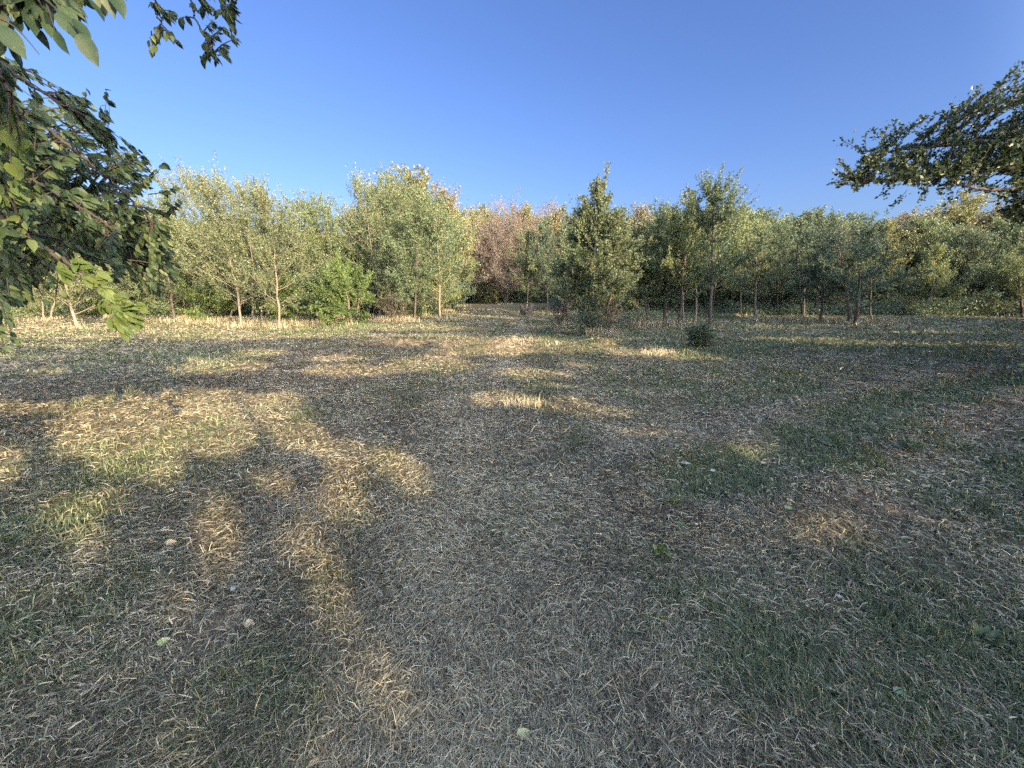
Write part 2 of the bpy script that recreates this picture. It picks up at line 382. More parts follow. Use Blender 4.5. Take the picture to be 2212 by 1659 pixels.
def build_grass():
    rng = np.random.default_rng(7)
    m, t, b, out = mat('grass_blades')
    c = ramp(t, attr(t, 'rnd'), [(0, (.06, .052, .036)), (.12, (.125, .11, .072)), (.24, (.26, .23, .155)), (.36, (.46, .405, .265)), (.46, (.68, .61, .42)),
                                 (.50, (.36, .35, .20)), (.62, (.20, .225, .12)), (.82, (.12, .16, .08)), (1, (.07, .115, .05))])
    t.links.new(c, b.inputs['Base Color']); b.inputs['Roughness'].default_value = .6; b.inputs['Specular IOR Level'].default_value = .25
    tr = t.nodes.new('ShaderNodeBsdfTranslucent'); t.links.new(c, tr.inputs['Color'])
    mx = t.nodes.new('ShaderNodeMixShader'); mx.inputs[0].default_value = .2
    t.links.new(b.outputs[0], mx.inputs[1]); t.links.new(tr.outputs[0], mx.inputs[2]); t.links.new(mx.outputs[0], out.inputs[0])
    mb = Mesh()
    N = 1250000
    # density falls with distance so that it looks even in perspective
    r = np.exp(rng.uniform(math.log(.75), math.log(42), N)); keep = rng.random(N) < np.clip(1.15 - .012 * r, .3, 1); r = r[keep]
    th = np.radians(rng.uniform(-66, 66, len(r))); n = len(r)
    x = r * np.sin(th); y = r * np.cos(th)
    # gather into tussocks
    cell = np.clip(r * .06, .08, .5)
    cl = fbm(x / .17, y / .17, 31, 2); keep = rng.random(n) < np.clip(cl * 2.1 - .25, .18, 1); x, y, r = x[keep], y[keep], r[keep]; n = len(r)
    g = green(x, y); dead = fbm(x / .5, y / .5, 87, 3)
    isg = rng.random(n) < g ** 1.2 * .75 + .05
    rnd = np.where(isg, rng.uniform(.5, 1, n), np.clip(.25 + .20 * (dead - .5) + rng.normal(size=n) * (.07 + .08 * np.clip(1.6 - r / 7, 0, 1)), 0, .48))
    dA = seg_dist(x, y, TRACK_A); dB = seg_dist(x, y, TRACK_B); rnd = np.where(isg, rnd, np.clip(rnd + .04 * np.exp(-(dA / .34) ** 4) + .04 * np.exp(-(dB / .42) ** 4) - .05 * np.exp(-((dA - .95) / .3) ** 2), 0, .48))
    W = np.maximum(.0023 * rng.uniform(.6, 1.5, n), r / F * .62 * rng.uniform(.7, 1.3, n))
    L = rng.uniform(.02, .072, n) * np.clip(.75 + r / 14, 1, 2.2)
    L = np.where((~isg) & (rng.random(n) < .03), L * 2.0, L)
    thick = (r < 6) & (rng.random(n) < .014); W = np.where(thick, W * 1.7, W); rnd = np.where(thick & ~isg, rng.uniform(.3, .48, n), rnd)
    flow = fbm(x / 1.2, y / 1.2, 41, 2) * 7
    az = np.where(rng.random(n) < .45, flow + rng.normal(size=n) * .5, rng.uniform(0, 2 * math.pi, n))
    tilt = np.where(isg, np.radians(np.clip(rng.normal(38, 24, n), 0, 85)), np.radians(np.clip(np.abs(rng.normal(8, 14, n)), 0, 60)))
    lift = rng.random(n) ** 2 * .035 * np.where(isg, .3, 1)
    blades(mb, x, y, L, W, az, tilt, lift, rng.normal(size=n) * .7, rnd)
    # thicker living tufts
    nt_ = 1500; r2 = np.exp(rng.uniform(math.log(1.1), math.log(18), nt_ * 6)); th = np.radians(rng.uniform(-60, 60, nt_ * 6))
    tx, ty = r2 * np.sin(th), r2 * np.cos(th); k = rng.random(nt_ * 6) < green(tx, ty) ** 2 * .6; tx, ty, r2 = tx[k], ty[k], r2[k]
    for _ in range(1):
        m_ = 34; X = np.repeat(tx, m_); Y = np.repeat(ty, m_); RR = np.repeat(r2, m_); n = len(X)
        s = np.repeat(rng.uniform(.03, .09, len(tx)), m_) * np.clip(RR / 5, 1, 3)
        X = X + rng.normal(size=n) * s; Y = Y + rng.normal(size=n) * s
        Lh = np.repeat(rng.uniform(.03, .065, len(tx)), m_) * rng.uniform(.6, 1.5, n)
        blades(mb, X, Y, Lh, np.maximum(.0042, RR / F * .6), rng.uniform(0, 6.28, n), np.radians(np.clip(rng.normal(55, 20, n), 10, 88)), np.zeros(n), rng.normal(size=n) * .5,
               np.clip(np.repeat(rng.uniform(.58, .85, len(tx)), m_) + rng.normal(size=n) * .08, .5, 1))
    # taller green growth in the near right corner
    n = 34000; c0 = gnd(2110, 1480); X = c0[0] + .15 + rng.normal(size=n) * .5; Y = c0[1] + rng.normal(size=n) * .40
    k = rng.random(n) < np.clip(fbm(X / .15, Y / .15, 61, 2) * 2 - .4, 0, 1); X, Y = X[k], Y[k]; n = len(X)
    blades(mb, X, Y, rng.uniform(.03, .10, n), np.full(n, .0042), rng.uniform(0, 6.28, n), np.radians(np.clip(rng.normal(50, 22, n), 5, 88)), np.zeros(n), rng.normal(size=n) * .9, rng.uniform(.62, 1, n))
    print('grass blades', mb.n // 6)
    o = mb.build('mown_grass', m); tag(o, 'dry mown grass clippings and short green blades covering the field', 'grass', None, 'stuff')
    return m
GRASS = build_grass()

# ------------------------------------------------------------------ the off-frame trees that shade the field
LIT = [ # picture ellipses where the sun comes through: x, y, half-width, half-height
 (330, 900, 190, 52), (230, 925, 110, 40), (440, 870, 110, 30), (250, 990, 55, 26), (352, 1012, 42, 26), (300, 960, 120, 30), (470, 940, 70, 36), (160, 975, 40, 12),
 (590, 862, 60, 16), (610, 890, 60, 20), (642, 936, 50, 28), (560, 915, 40, 20), (790, 995, 80, 26), (720, 975, 40, 20), (885, 1018, 26, 12), (885, 1060, 25, 14), (720, 1092, 66, 28), (725, 1045, 30, 18), 
 (470, 1150, 46, 62), (660, 1168, 70, 30), (695, 1225, 34, 50), (715, 1310, 36, 30), (200, 1168, 36, 22), (240, 1070, 30, 14), (150, 1100, 60, 26), (5, 1005, 42, 32), (375, 1285, 20, 22), (590, 1035, 40, 20),
 (412, 1585, 62, 52), (645, 1590, 72, 46), (700, 1500, 14, 22), (812, 1450, 52, 60), (690, 1400, 16, 24), (1010, 1450, 20, 18), (250, 1440, 20, 20),
 (60, 880, 110, 12), (90, 800, 60, 8), (40, 700, 300, 14), (300, 712, 330, 22), (480, 722, 300, 12), (160, 745, 120, 6), (330, 760, 90, 5), (60, 770, 110, 6),
 (430, 790, 150, 17), (560, 762, 60, 8), (750, 800, 100, 12), (720, 775, 70, 6), (930, 787, 90, 17), (1080, 760, 150, 10), (1100, 742, 200, 12), (1240, 755, 80, 10), (880, 745, 120, 6), (1000, 728, 260, 6), (900, 708, 260, 9), (1180, 718, 90, 5),
 (1080, 862, 56, 15), (1200, 872, 66, 14), (1290, 893, 60, 9), (1150, 808, 80, 9), (1180, 832, 50, 5), (1385, 932, 60, 7), (1590, 968, 66, 9),
 (1410, 765, 90, 9), (1500, 775, 70, 6), (1260, 790, 50, 4), (1700, 734, 130, 4), (1780, 741, 130, 3), (1990, 747, 280, 4), (1740, 706, 190, 3), (1650, 712, 90, 3), (1960, 722, 160, 4), (1750, 757, 80, 3),
 (1715, 1140, 66, 26), (1690, 1125, 25, 14), (1960, 1105, 60, 5)]
LITA = np.array(LIT, float)
CORR = [(*gnd(2000, 679)[:2], 2.2, 0, 17), (*gnd(2185, 684)[:2], 2.6, 1, 14), (*gnd(1960, 676)[:2], 1.6, -1, 4), (*gnd(2090, 672)[:2], 7, 16, 60), (*gnd(1605, 683)[:2], 1.6, 14, 40), (*gnd(1467, 707)[:2], 1.6, 9, 40), (*gnd(1285, 728)[:2], 2.0, 5, 40), (*gnd(1210, 690)[:2], 2.6, 5, 40), (*gnd(1420, 703)[:2], 2.4, 9, 45), (*gnd(1500, 703)[:2], 1.8, 10, 45), (*gnd(1535, 716)[:2], 1.0, 9, 45), (*gnd(1634, 690)[:2], 2.0, 9, 45), (*gnd(1745, 686)[:2], 2.4, 13, 45), (*gnd(1860, 696)[:2], 2.0, 13, 45), (*gnd(2110, 676)[:2], 2.5, 12, 45)]
def lit(g):
    """g: (n,2) ground points; True where direct sun should reach the ground"""
    x, y = g[:, 0], g[:, 1]
    dx, dy, z = proj(np.stack([x, y, np.zeros(len(x))], 1))
    sc_ = np.clip(np.abs(dy - 631) / 300, .08, 1.2)
    wx = (fbm(dx / 18, dy / (18 * sc_), 91, 3) - .5) * 46; wy = (fbm(dx / 18, dy / (18 * sc_), 95, 3) - .5) * 36 * sc_
    out = np.zeros(len(x), bool); ex = np.clip((dy - 820) / 260, 0, 1) * 8 - 4
    for a, b, ra, rb in LITA:
        if b > 985: ra, rb = (ra * 1.15, rb * 1.2) if b > 1350 else (ra * 1.0, rb * 1.05)
        out |= ((dx + wx - a) / (ra * 1.08 + 10 + ex)) ** 2 + ((dy + wy - b) / (rb * 1.08 + 9 * sc_ + ex * .8)) ** 2 < 1
    # far part of the field, left: sunny with long streaks; right: shaded up to the tree line
    streak = fbm((x * .758 + y * .652) / 1.3, (-x * .652 + y * .758) / 9, 55, 2)
    farl = (z > 24) & (x < 3 + .0 * y)
    out |= farl & (streak < .66)
    far2 = (z > 24) & (x >= 3) & ((y > 40) | ((streak < .42) & (y < 30)))
    out |= far2
    for (bx_, by_, wd, zl, zh) in CORR:
        vx, vy = x - bx_, y - by_; al = -vx * .652 + vy * .758; ac = vx * .758 + vy * .652
        out |= (np.abs(ac) < wd) & (al > zl) & (al < zh)
    side = (dx < -20) & (z > 0) & (z <= 24)
    out |= side & (fbm(x / 1.5, y / 1.5, 57, 3) > .52)
    out |= (z < .05) & (fbm(x / 1.2, y / 1.2, 58, 3) > .62)
    return out
def prune_sun(P):
    t = P[:, 2] / TOSUN[2]; g = P[:, :2] - TOSUN[None, :2] * t[:, None]
    return ~lit(g)
def shade_trees():
    rng = np.random.default_rng(77); k = 0
    for row, a0 in ((0, -11.0), (1, -15.0)):
        for q in np.arange(-6.0 if row == 0 else -7.6, 60, 3.4 if row == 0 else 4.4):
            qq = q + rng.normal() * .15; a = a0 + rng.normal() * .5
            x = qq * .758 - a * .652; y = qq * .652 + a * .758
            near = q < 14
            h = (rng.uniform(8.6, 9.8) if near else rng.uniform(8.6, 9.8)) + (1.0 if row else 0)
            b = (x, y, float(gz(x, y)) - .05)
            plant_tree('shade_tree', 'broad green tree behind the viewer whose shadow dapples the field', 'tree', b, 'shade trees behind the viewer', 'shade', 'dark', 900 + k,
                       H=h, R=3.7, start=.10, nprim=46, el=(-5, 50), leaf=.12 if near else .2, nleaf=62000 if near else 20000, r0=.05, conic=.15, gap=.05, prune=prune_sun, clump=.7, twigwood=not near)
            k += 1
    print('shade trees', k)
shade_trees()

# ------------------------------------------------------------------ trees of the clearing's edge, one by one
# base x, base y, tip y, tip x, half width, leaves, bark, label, extra
T = []
def add(bx, by, ty, tx, half, lm, bark, label, name='young_tree', group='young trees round the clearing', **kw):
    T.append((bx, by, ty, tx, half, lm, bark, label, name, group, kw))
W_ = dict(start=.2, el=(25, 60), spray=.5)
# left side
add(167, 707, 455, 80, 95, 'grey', 'pale', 'young tree with pale leaning trunk behind the hanging mulberry leaves', start=.2, r0=.055)
add(193, 680, 470, 150, 80, 'green', 'pale', 'small tree with thin pale trunk just behind the leaning pale one', start=.2)
add(301, 678, 440, 225, 85, 'dark', 'pale', 'tree with thick pale trunk slanting left at the edge of the near foliage', start=.2, r0=.095)
add(312, 674, 460, 330, 60, 'grey', 'mid', 'upright grey-green tree close behind the slanting pale trunk', start=.2)
add(379, 694, 420, 330, 90, 'grey', 'dark', 'tree with dark slanting trunk standing alone on the straw', start=.22)
add(455, 688, 372, 400, 85, 'grey', 'mid', 'feathery grey-green tree with arching top shoots at the left', bendx=-1.6, start=.08, spray=.95)
add(521, 707, 385, 446, 90, 'grey', 'pale', 'tree with long pale slanting trunk and arching tips', bendx=-1.6, start=.24, spray=.9, r0=.043)
add(545, 690, 375, 520, 80, 'grey', 'mid', 'thin airy tree with sky showing through its crown beside the pale slanting trunk', bendx=-1.2, start=.1, spray=.9, gap=.4)
add(603, 709, 392, 556, 85, 'grey', 'pale', 'half bare tree with forked grey limbs at the left', bendx=-.8, start=.2, spray=.8, nl=11000, gap=.4, r0=.04)
add(640, 690, 400, 660, 75, 'green', 'mid', 'dense green tree between the half bare tree and the leafy green bush', start=.05, bendx=-.4)
add(700, 690, 420, 700, 60, 'green', 'mid', 'narrow green tree rising behind the leafy green bush', start=.08, spray=.8)
add(762, 704, 560, 755, 72, 'bright', 'mid', 'bushy bright green tree leafed down to the ground', 'bushy_tree', start=.01, el=(0, 60), conic=.7, stems=3, nl=16000)
add(690, 700, 575, 680, 66, 'green', 'mid', 'low green bush just left of the brightest green bush', 'bushy_tree', start=.01, el=(0, 60), conic=.6, stems=3, nl=14000)
add(620, 697, 600, 615, 50, 'bright', 'dark', 'small dark green bush at the foot of the half bare tree', 'bushy_tree', start=.01, el=(0, 60), conic=.6, stems=3, nl=9000)
add(450, 692, 600, 450, 55, 'bright', 'dark', 'low bright green bush behind the tall dry weeds', 'bushy_tree', start=.01, el=(0, 60), conic=.6, stems=3, nl=11000)
add(821, 688, 378, 790, 85, 'green', 'pale', 'tall tree with bare pale trunk showing low in its crown', start=.22, bendx=-.7, spray=.8, nl=15000)
add(838, 677, 372, 870, 95, 'green', 'mid', 'tallest broad green tree left of the opening', start=.06, r0=.11, nl=20000)
add(879, 689, 400, 868, 75, 'grey', 'dark', 'tree with short dark trunk and low skirt of leaves', start=.13, conic=.4)
add(896, 694, 395, 905, 68, 'green', 'dark', 'slim tree on thin dark stem just right of the dark trunk', start=.13, r0=.05)
add(951, 691, 420, 945, 72, 'green', 'pale', 'tree with twin pale stem standing at the left of the opening', start=.14, conic=.45, nl=14000)
add(915, 668, 385, 930, 80, 'yellow', 'mid', 'yellowing tree behind the twin pale stem', start=.1, group='autumn trees')
add(975, 664, 500, 975, 50, 'green', 'mid', 'low spreading green tree at the edge of the opening', 'bushy_tree', start=.02, conic=.6, el=(5, 50), stems=2, nl=13000)
add(1000, 660, 452, 1008, 28, 'yellow', 'mid', 'bright yellow-green tree above the opening', start=.1, group='autumn trees')
for (a_, b_, c_, h_, lm_, nm_) in (
 (405, 690, 520, 60, 'green', 'rounded green bushy tree right of the dark slanting trunk'), (492, 690, 500, 62, 'grey', 'olive bushy tree filling in behind the long pale slanting trunk'),
 (570, 688, 470, 62, 'green', 'green bushy tree seen behind the thin airy one'), (655, 686, 505, 62, 'lime', 'light green bushy tree behind the dense green one'),
 (735, 684, 480, 60, 'green', 'tall green bushy tree right behind the brightest green bush'), (800, 686, 560, 56, 'green', 'green bushy tree right of the brightest green bush'),
 (862, 690, 590, 44, 'grey', 'low grey-green bushy growth between the two dark trunks at the left of the opening'), (925, 682, 565, 62, 'lime', 'sunny light green bushy tree left of the twin pale stem'),
 (968, 672, 540, 56, 'green', 'green bushy tree right behind the twin pale stem'), (250, 684, 520, 60, 'green', 'green bushy tree behind the hanging sunlit spray'), (100, 690, 520, 66, 'grey', 'olive bushy tree low at the far left edge behind the leaves')):
    add(a_, b_, c_, a_, h_, lm_, 'mid', nm_, 'bushy_tree', 'bushy trees filling the left hand edge', start=.04, el=(5, 60), conic=.45, stems=2, nl=12000)
# opening
add(1092, 657, 434, 1092, 100, 'brown', 'dark', 'broad round pinkish brown thicket tree closing the opening', 'thicket_tree', 'trees closing the opening', start=.16, r0=.2, el=(0, 60), conic=.2, stems=6, nl=60000, nprim=190, gap=.05, spray=0, leaf=.11)
add(1137, 680, 480, 1140, 40, 'grey', 'mid', 'grey-green sapling over a dark stump right of the opening', start=.2, r0=.05)
add(1181, 682, 462, 1180, 44, 'dark', 'dark', 'dark slender sapling right of the stump', start=.22, r0=.05)
add(1229, 704, 470, 1212, 52, 'grey', 'dark', 'crooked half dead sapling left of the tall cluster', start=.3, r0=.055, gap=.5, nl=6000)
add(1247, 682, 440, 1250, 55, 'green', 'dark', 'sapling behind the crooked half dead one', start=.2)
# tall cluster
add(1276, 729, 350, 1295, 74, 'grey', 'pale', 'tallest tree of the cluster, with pale trunk and pointed tip', start=.27, r0=.055, spray=.7, conic=.85, nl=12500, gap=.4)
add(1262, 726, 420, 1255, 60, 'green', 'dark', 'green leafy sapling on the left of the cluster', start=.2, r0=.04)
add(1291, 728, 450, 1322, 62, 'grey', 'dark', 'sapling on the right of the cluster leaning outwards', start=.24, r0=.04)
add(1302, 723, 470, 1352, 58, 'grey', 'pale', 'thin pale slanting stem at the right edge of the cluster', start=.35, r0=.035)
# right of the cluster
add(1399, 704, 470, 1395, 50, 'grey', 'dark', 'thin sapling right of the cluster', start=.22, r0=.045)
add(1410, 703, 480, 1372, 50, 'green', 'mid', 'small pale green sapling beside the thin one', start=.25, r0=.04)
add(1438, 702, 420, 1445, 62, 'green', 'dark', 'tree with stout dark trunk and pale green top', start=.26, r0=.09, spray=.5)
add(1467, 707, 402, 1490, 58, 'lime', 'dark', 'pale green topped tree on a dark straight trunk', start=.3, r0=.06, spray=.5)
add(1477, 705, 470, 1470, 50, 'dark', 'mid', 'slim dark sapling touching the straight trunk', start=.28, r0=.045)
add(1500, 701, 450, 1508, 50, 'dark', 'pale', 'sapling with pale thin trunk behind the round bush', start=.3, r0=.05)
add(1535, 716, 365, 1553, 66, 'green', 'dark', 'tall slim tree with crooked dark trunk behind the round bush', start=.30, r0=.07, spray=.8, conic=.4, bendx=.2, nl=14000)
add(1600, 683, 425, 1605, 52, 'lime', 'mid', 'light yellow-green tree right of the crooked tree', start=.2, group='young trees round the clearing')
add(1634, 690, 500, 1640, 72, 'grey', 'mid', 'pale spreading tree with fine twiggy branches', start=.26, r0=.075, el=(10, 50), gap=.4)
add(1680, 680, 470, 1685, 55, 'green', 'dark', 'green tree between the twiggy tree and the dark tall one', start=.2)
add(1734, 687, 430, 1745, 60, 'dark', 'dark', 'dark tall tree with twin stems in the right group', start=.24, r0=.09, stems=2, nl=16000)
add(1759, 681, 436, 1782, 58, 'dark', 'dark', 'dark full tree just right of the twin stemmed one', start=.25, r0=.08, nl=16000)
add(1773, 696, 510, 1780, 52, 'dark', 'dark', 'small dark tree on a short black trunk', start=.22, r0=.06)
add(1843, 704, 468, 1850, 74, 'dark', 'mid', 'multi-stemmed tree spreading in a V from its foot', start=.25, r0=.11, stems=4, nl=17000)
add(1881, 690, 470, 1895, 52, 'dark', 'dark', 'slim tree leaning right beside the multi-stemmed one', start=.25, r0=.05)
add(2000, 679, 520, 2020, 62, 'lime', 'pale', 'sunlit pale green young tree standing out against the wood', start=.12, r0=.07, conic=.8, el=(20, 50), spray=.6)
add(2209, 684, 560, 2200, 75, 'lime', 'dark', 'green young tree at the right edge under the big branch', start=.12, r0=.08, conic=.6)
add(1940, 676, 585, 1945, 44, 'dark', 'dark', 'small dark tree left of the sunlit pale green one', start=.1)
add(2110, 676, 540, 2105, 60, 'dark', 'dark', 'dark low tree between the two pale green ones at the right', start=.1, nl=12000)
for i, (bx, by, ty, tx, half, lm, bark, label, name, group, kw) in enumerate(T):
    h, lx = top_h(bx, by, ty, tx); R = rad(bx, by, half); b = foot(bx, by)
    k = dict(kw); k.pop('lean2', None); bend = k.pop('bendx', 0.0); nl = k.pop('nl', 12000); st = k.get('start', .16)
    k.setdefault('r0', .055)
    dist = b[1]; R *= 1.4 if 'el' not in k else 1.15; k.setdefault('el', (24, 60) if bx < 1000 else (14, 54)); R *= 1.15 if bx < 1000 else 1; k['start'] = k.get('start', .16) * (.6 if 150 < bx < 1000 else 1); nl = int(nl * (1.7 if bx < 720 else (1.5 if bx < 1130 else 1.2)))
    plant_tree(name, label, 'bush' if name == 'bushy_tree' else 'tree', b, group, lm, bark, 100 + i, H=(h - b[2]) * (.87 if name != 'thicket_tree' else .93), R=R, lean=(lx - bend * .5, 0), bend=(bend * .5, 0),
               leaf=k.pop('leaf', .072 * max(1, dist / 22) ** .5), nleaf=nl, **k)
print('edge trees', len(T))

# ------------------------------------------------------------------ the wood beyond: copies of a few grown trees
PROTO = {}
def proto(kind, seed, lm, bark, **kw):
    rng = np.random.default_rng(seed); wood, fol = tree_parts(rng, **kw)
    e = empty('wood_tree', (0, 0, 0)); a = wood.build('trunk', BARK[bark], e, True); c = fol.build('crown', LM[lm], e)
    PROTO[kind] = [e, a, c, lm, False]
base_kw = dict(H=10, R=4.2, start=.06, nprim=64, leaf=.17, nleaf=17000, r0=.10, conic=.3, el=(10, 55), spray=.4)
for i, (kd, lm, bk) in enumerate([('green', 'green', 'mid'), ('grey', 'grey', 'mid'), ('dark', 'dark', 'dark'), ('yellow', 'yellow', 'mid'), ('rust', 'rust', 'mid'), ('brown', 'brown', 'mid'), ('lime', 'lime', 'pale')]):
    kw = dict(base_kw)
    if kd == 'brown': kw.update(nleaf=9000, nprim=70, leaf=.10, el=(5, 60), stems=3, gap=.1)
    proto(kd, 500 + i, lm, bk, **kw)
def copy_thing(src, loc, rz, s, label, cat, group):
    e = src[0].copy(); COL.objects.link(e); e.location = loc; e.rotation_euler = (0, 0, rz); e.scale = s
    for ch in src[1:3]:
        c = ch.copy(); COL.objects.link(c); c.parent = e
    tag(e, label, cat, group); return e
NAMES = {'green': 'green tree in the wood beyond the clearing', 'grey': 'grey-green tree in the wood beyond the clearing', 'dark': 'dark green tree in the wood beyond the clearing',
         'yellow': 'yellow-green autumn tree in the wood beyond the clearing', 'rust': 'rust-tinted autumn tree in the wood beyond the clearing',
         'brown': 'brown twiggy tree in the wood beyond the clearing', 'lime': 'light green tree in the wood beyond the clearing'}
def wood_tree(tx, ty, Y, kind, wscale=1.0, label=None, group=None):
    rng = np.random.default_rng(int(tx * 7 + Y * 13) % 99991)
    t = at(tx, ty, Y); X = t[0]; z = float(gz(X, Y)); s = (t[2] - z) / 10.3; pr = PROTO[kind]
    sw = s * wscale * rng.uniform(.9, 1.15)
    where = 'left of the opening' if tx < 1000 else ('behind the opening' if tx < 1215 else ('behind the tall cluster and saplings' if tx < 1560 else ('behind the dark right hand trees' if tx < 1920 else 'at the far right')))
    deep = 'foremost row' if Y < 33 else ('second row' if Y < 40 else ('third row' if Y < 50 else 'hindmost row'))
    tint = NAMES[kind].split(' tree')[0]
    if label is None:
        label = '%s tree in the %s of the wood %s' % (tint, deep, where); group = '%s, %s %s' % (tint + ' wood trees', deep, where)
    args = ((X, Y, z - .05), rng.uniform(0, 6.28), (sw, sw, s), label or NAMES[kind], 'tree', group or (NAMES[kind].split(' in ')[0] + 's of the far wood'))
    copy_thing(pr, *args)
rng = np.random.default_rng(4242)
# named ones first
wood_tree(1100, 440, 74, 'brown', 1.1, 'brown treetop behind the round thicket tree', 'trees closing the opening')
wood_tree(1165, 440, 72, 'brown', 1.1, 'brown twiggy tree on the right of the pinkish thicket', 'trees closing the opening')
wood_tree(1040, 452, 72, 'yellow', 1.2, 'golden tree peeping out left of the pinkish thicket', 'trees closing the opening')
wood_tree(2090, 425, 38, 'yellow', 1.5, 'tall golden green tree under the big branch at the right', 'tall trees at the right')
wood_tree(1966, 465, 36, 'rust', 1.2, 'rusty brown tree behind the sunlit pale green one', 'tall trees at the right')
wood_tree(2160, 455, 36, 'rust', 1.3, 'russet tree right of the tall golden green one', 'tall trees at the right')
wood_tree(2015, 470, 34, 'green', 1.1, 'green tree between the russet and the golden one', 'tall trees at the right')
wood_tree(880, 376, 34, 'yellow', 1.3, 'tall tree with golden top behind the left trees', 'tall trees at the left')
wood_tree(955, 415, 36, 'rust', 1.0, 'brownish tree sloping down towards the opening', 'tall trees at the left')
wood_tree(1385, 452, 40, 'rust', 1.0, 'orange tinted tree top behind the saplings', 'autumn tops in the middle')
wood_tree(1760, 470, 36, 'yellow', .9, 'golden patch of leaves behind the dark trees', 'autumn tops in the middle')
def skyline(x):
    return np.interp(x, [-900, -200, 0, 350, 420, 560, 700, 760, 860, 980, 1040, 1100, 1200, 1300, 1500, 1700, 1900, 2000, 2212, 2500, 3200],
                        [430, 430, 440, 455, 470, 480, 490, 440, 420, 440, 445, 440, 450, 455, 455, 460, 470, 470, 450, 430, 420])
kinds = ['green', 'grey', 'dark', 'yellow', 'rust', 'lime', 'brown']
for row, (Y, step) in enumerate(((30, 56), (36, 62), (44, 62), (56, 58))):
    x = -420
    while x < 2650:
        X = x + rng.uniform(-22, 22)
        gap_ = 975 < X < 1215
        if gap_ and row < 2: x += step; continue
        if row == 0 and 1925 < X < 2085: x += step; continue
        if row == 0 and X < 800 and rng.random() < .25: x += step; continue
        yy = Y + (2.5 if row == 0 and X > 1215 else 0) + rng.uniform(-2, 2) + ((22 if row == 2 else 14) if gap_ else 0)
        p = ([.30, .34, .10, .10, .08, .06, .02] if X < 1200 else [.26, .12, .34, .12, .10, .04, .02]) if not gap_ else [.05, .1, .02, .18, .15, .05, .45]
        kd = kinds[rng.choice(7, p=np.array(p) / sum(p))]
        top = float(skyline(X)) + rng.uniform(0, 30) + (22 if row == 0 else 0)
        wood_tree(X, top, yy, kd, 1.0)
        x += step * rng.uniform(.8, 1.2)
for pr in PROTO.values():
    for o in pr[:3]: bpy.data.objects.remove(o)

# underbrush closing the foot of the wood
def brush_mass(name, label, n, area, leaf, lm, seed, hfun, kind='stuff'):
    rng = np.random.default_rng(seed); mb = Mesh(); P = area(rng, n)
    h = hfun(P[:, 0], P[:, 1]); P = np.column_stack([P, gz(P[:, 0], P[:, 1]) + rng.random(n) ** 1.2 * h])
    D = unit(rng.normal(size=(n, 3)) + np.array([0, 0, .3])); quad_leaves(mb, P, D, leaf * rng.uniform(.5, 1.5, n), rng, .5)
    o = mb.build(name, LM[lm]); tag(o, label, 'undergrowth', None, kind)
def far_area(rng, n):
    u = rng.random(n); th = np.radians(-62 + 124 * u); r0 = 1 / np.cos(th)
    Y = rng.uniform(38, 62, n); gapm = np.abs(th - math.atan((1090 * K - 512) / F)) < math.radians(7)
    Y = np.where(gapm, rng.uniform(66, 76, n), Y); return np.column_stack([Y * np.tan(th), Y])
brush_mass('underbrush', 'dense shadowy underbrush between the trunks of the far wood', 130000, far_area, .28, 'dark', 11,
           lambda x, y: 1.2 + 3.2 * fbm(x / 4, y / 4, 71, 3))
def right_area(rng, n):
    dx = rng.uniform(1560, 2500, n); Y = rng.uniform(27.5, 31, n); c = (dx * K - 512) / F * 1.027; return np.column_stack([Y * c, Y])
brush_mass('undergrowth', 'low dark brambles along the foot of the trees on the right', 42000, right_area, .13, 'dark', 12,
           lambda x, y: .3 + 1.9 * np.clip(fbm(x / 2, y / 2, 72, 3) - .25, 0, 1))
def left_area(rng, n):
    dx = rng.uniform(-150, 960, n); Y = rng.uniform(27, 31, n); c = (dx * K - 512) / F * 1.027; return np.column_stack([Y * c, Y])
brush_mass('undergrowth', 'low green brambles and seedlings behind the left hand trees', 52000, left_area, .12, 'green', 14,
           lambda x, y: .3 + 2.3 * np.clip(fbm(x / 2, y / 2, 74, 3) - .3, 0, 1))
def mid_area(rng, n):
    dx = rng.uniform(1220, 1570, n); Y = rng.uniform(23.5, 29, n); c = (dx * K - 512) / F * 1.027; return np.column_stack([Y * c, Y])
brush_mass('undergrowth', 'thin scrub between the saplings right of the tall cluster', 9000, mid_area, .09, 'dark', 15,
           lambda x, y: .1 + 2.2 * np.clip(fbm(x / 1.5, y / 1.5, 75, 3) - .42, 0, 1))
def dark_area(rng, n):
    a = at(1090, 640, 66); return np.column_stack([a[0] + rng.normal(size=n) * 4.5, 66 + rng.normal(size=n) * 1.0])
brush_mass('dark_thicket', 'blackish thicket low in the far opening', 22000, dark_area, .2, 'dark', 13, lambda x, y: 2.4 * (.4 + fbm(x / 1.5, y / 1.5, 73, 2)))

# tall dry weeds at the left trees
def weeds(name, label, spots, n, hgt, rlo, rhi, seed):
    rng = np.random.default_rng(seed); mb = Mesh()
    for (a, b_, ra, rb) in spots:
        c = gnd(a, b_); wx = rad(a, b_, ra); wy = abs(gnd(a, b_ + rb)[1] - c[1]) + .2
        X = c[0] + rng.uniform(-1, 1, n) * wx; Y = c[1] + rng.normal(size=n) * wy * .6
        k = rng.random(n) < np.clip(fbm(X / .5, Y / .5, seed, 2) * 2.4 - .5, 0, 1); X, Y = X[k], Y[k]; m_ = len(X)
        H = hgt * rng.uniform(.4, 1.3, m_)
        blades(mb, X, Y, H, np.full(m_, .0011 * c[1]), rng.uniform(0, 6.28, m_), np.radians(np.clip(rng.normal(72, 14, m_), 20, 89)), np.zeros(m_), rng.normal(size=m_) * .3, rng.uniform(rlo, rhi, m_))
    o = mb.build(name, GRASS); tag(o, label, 'weeds', None, 'stuff')
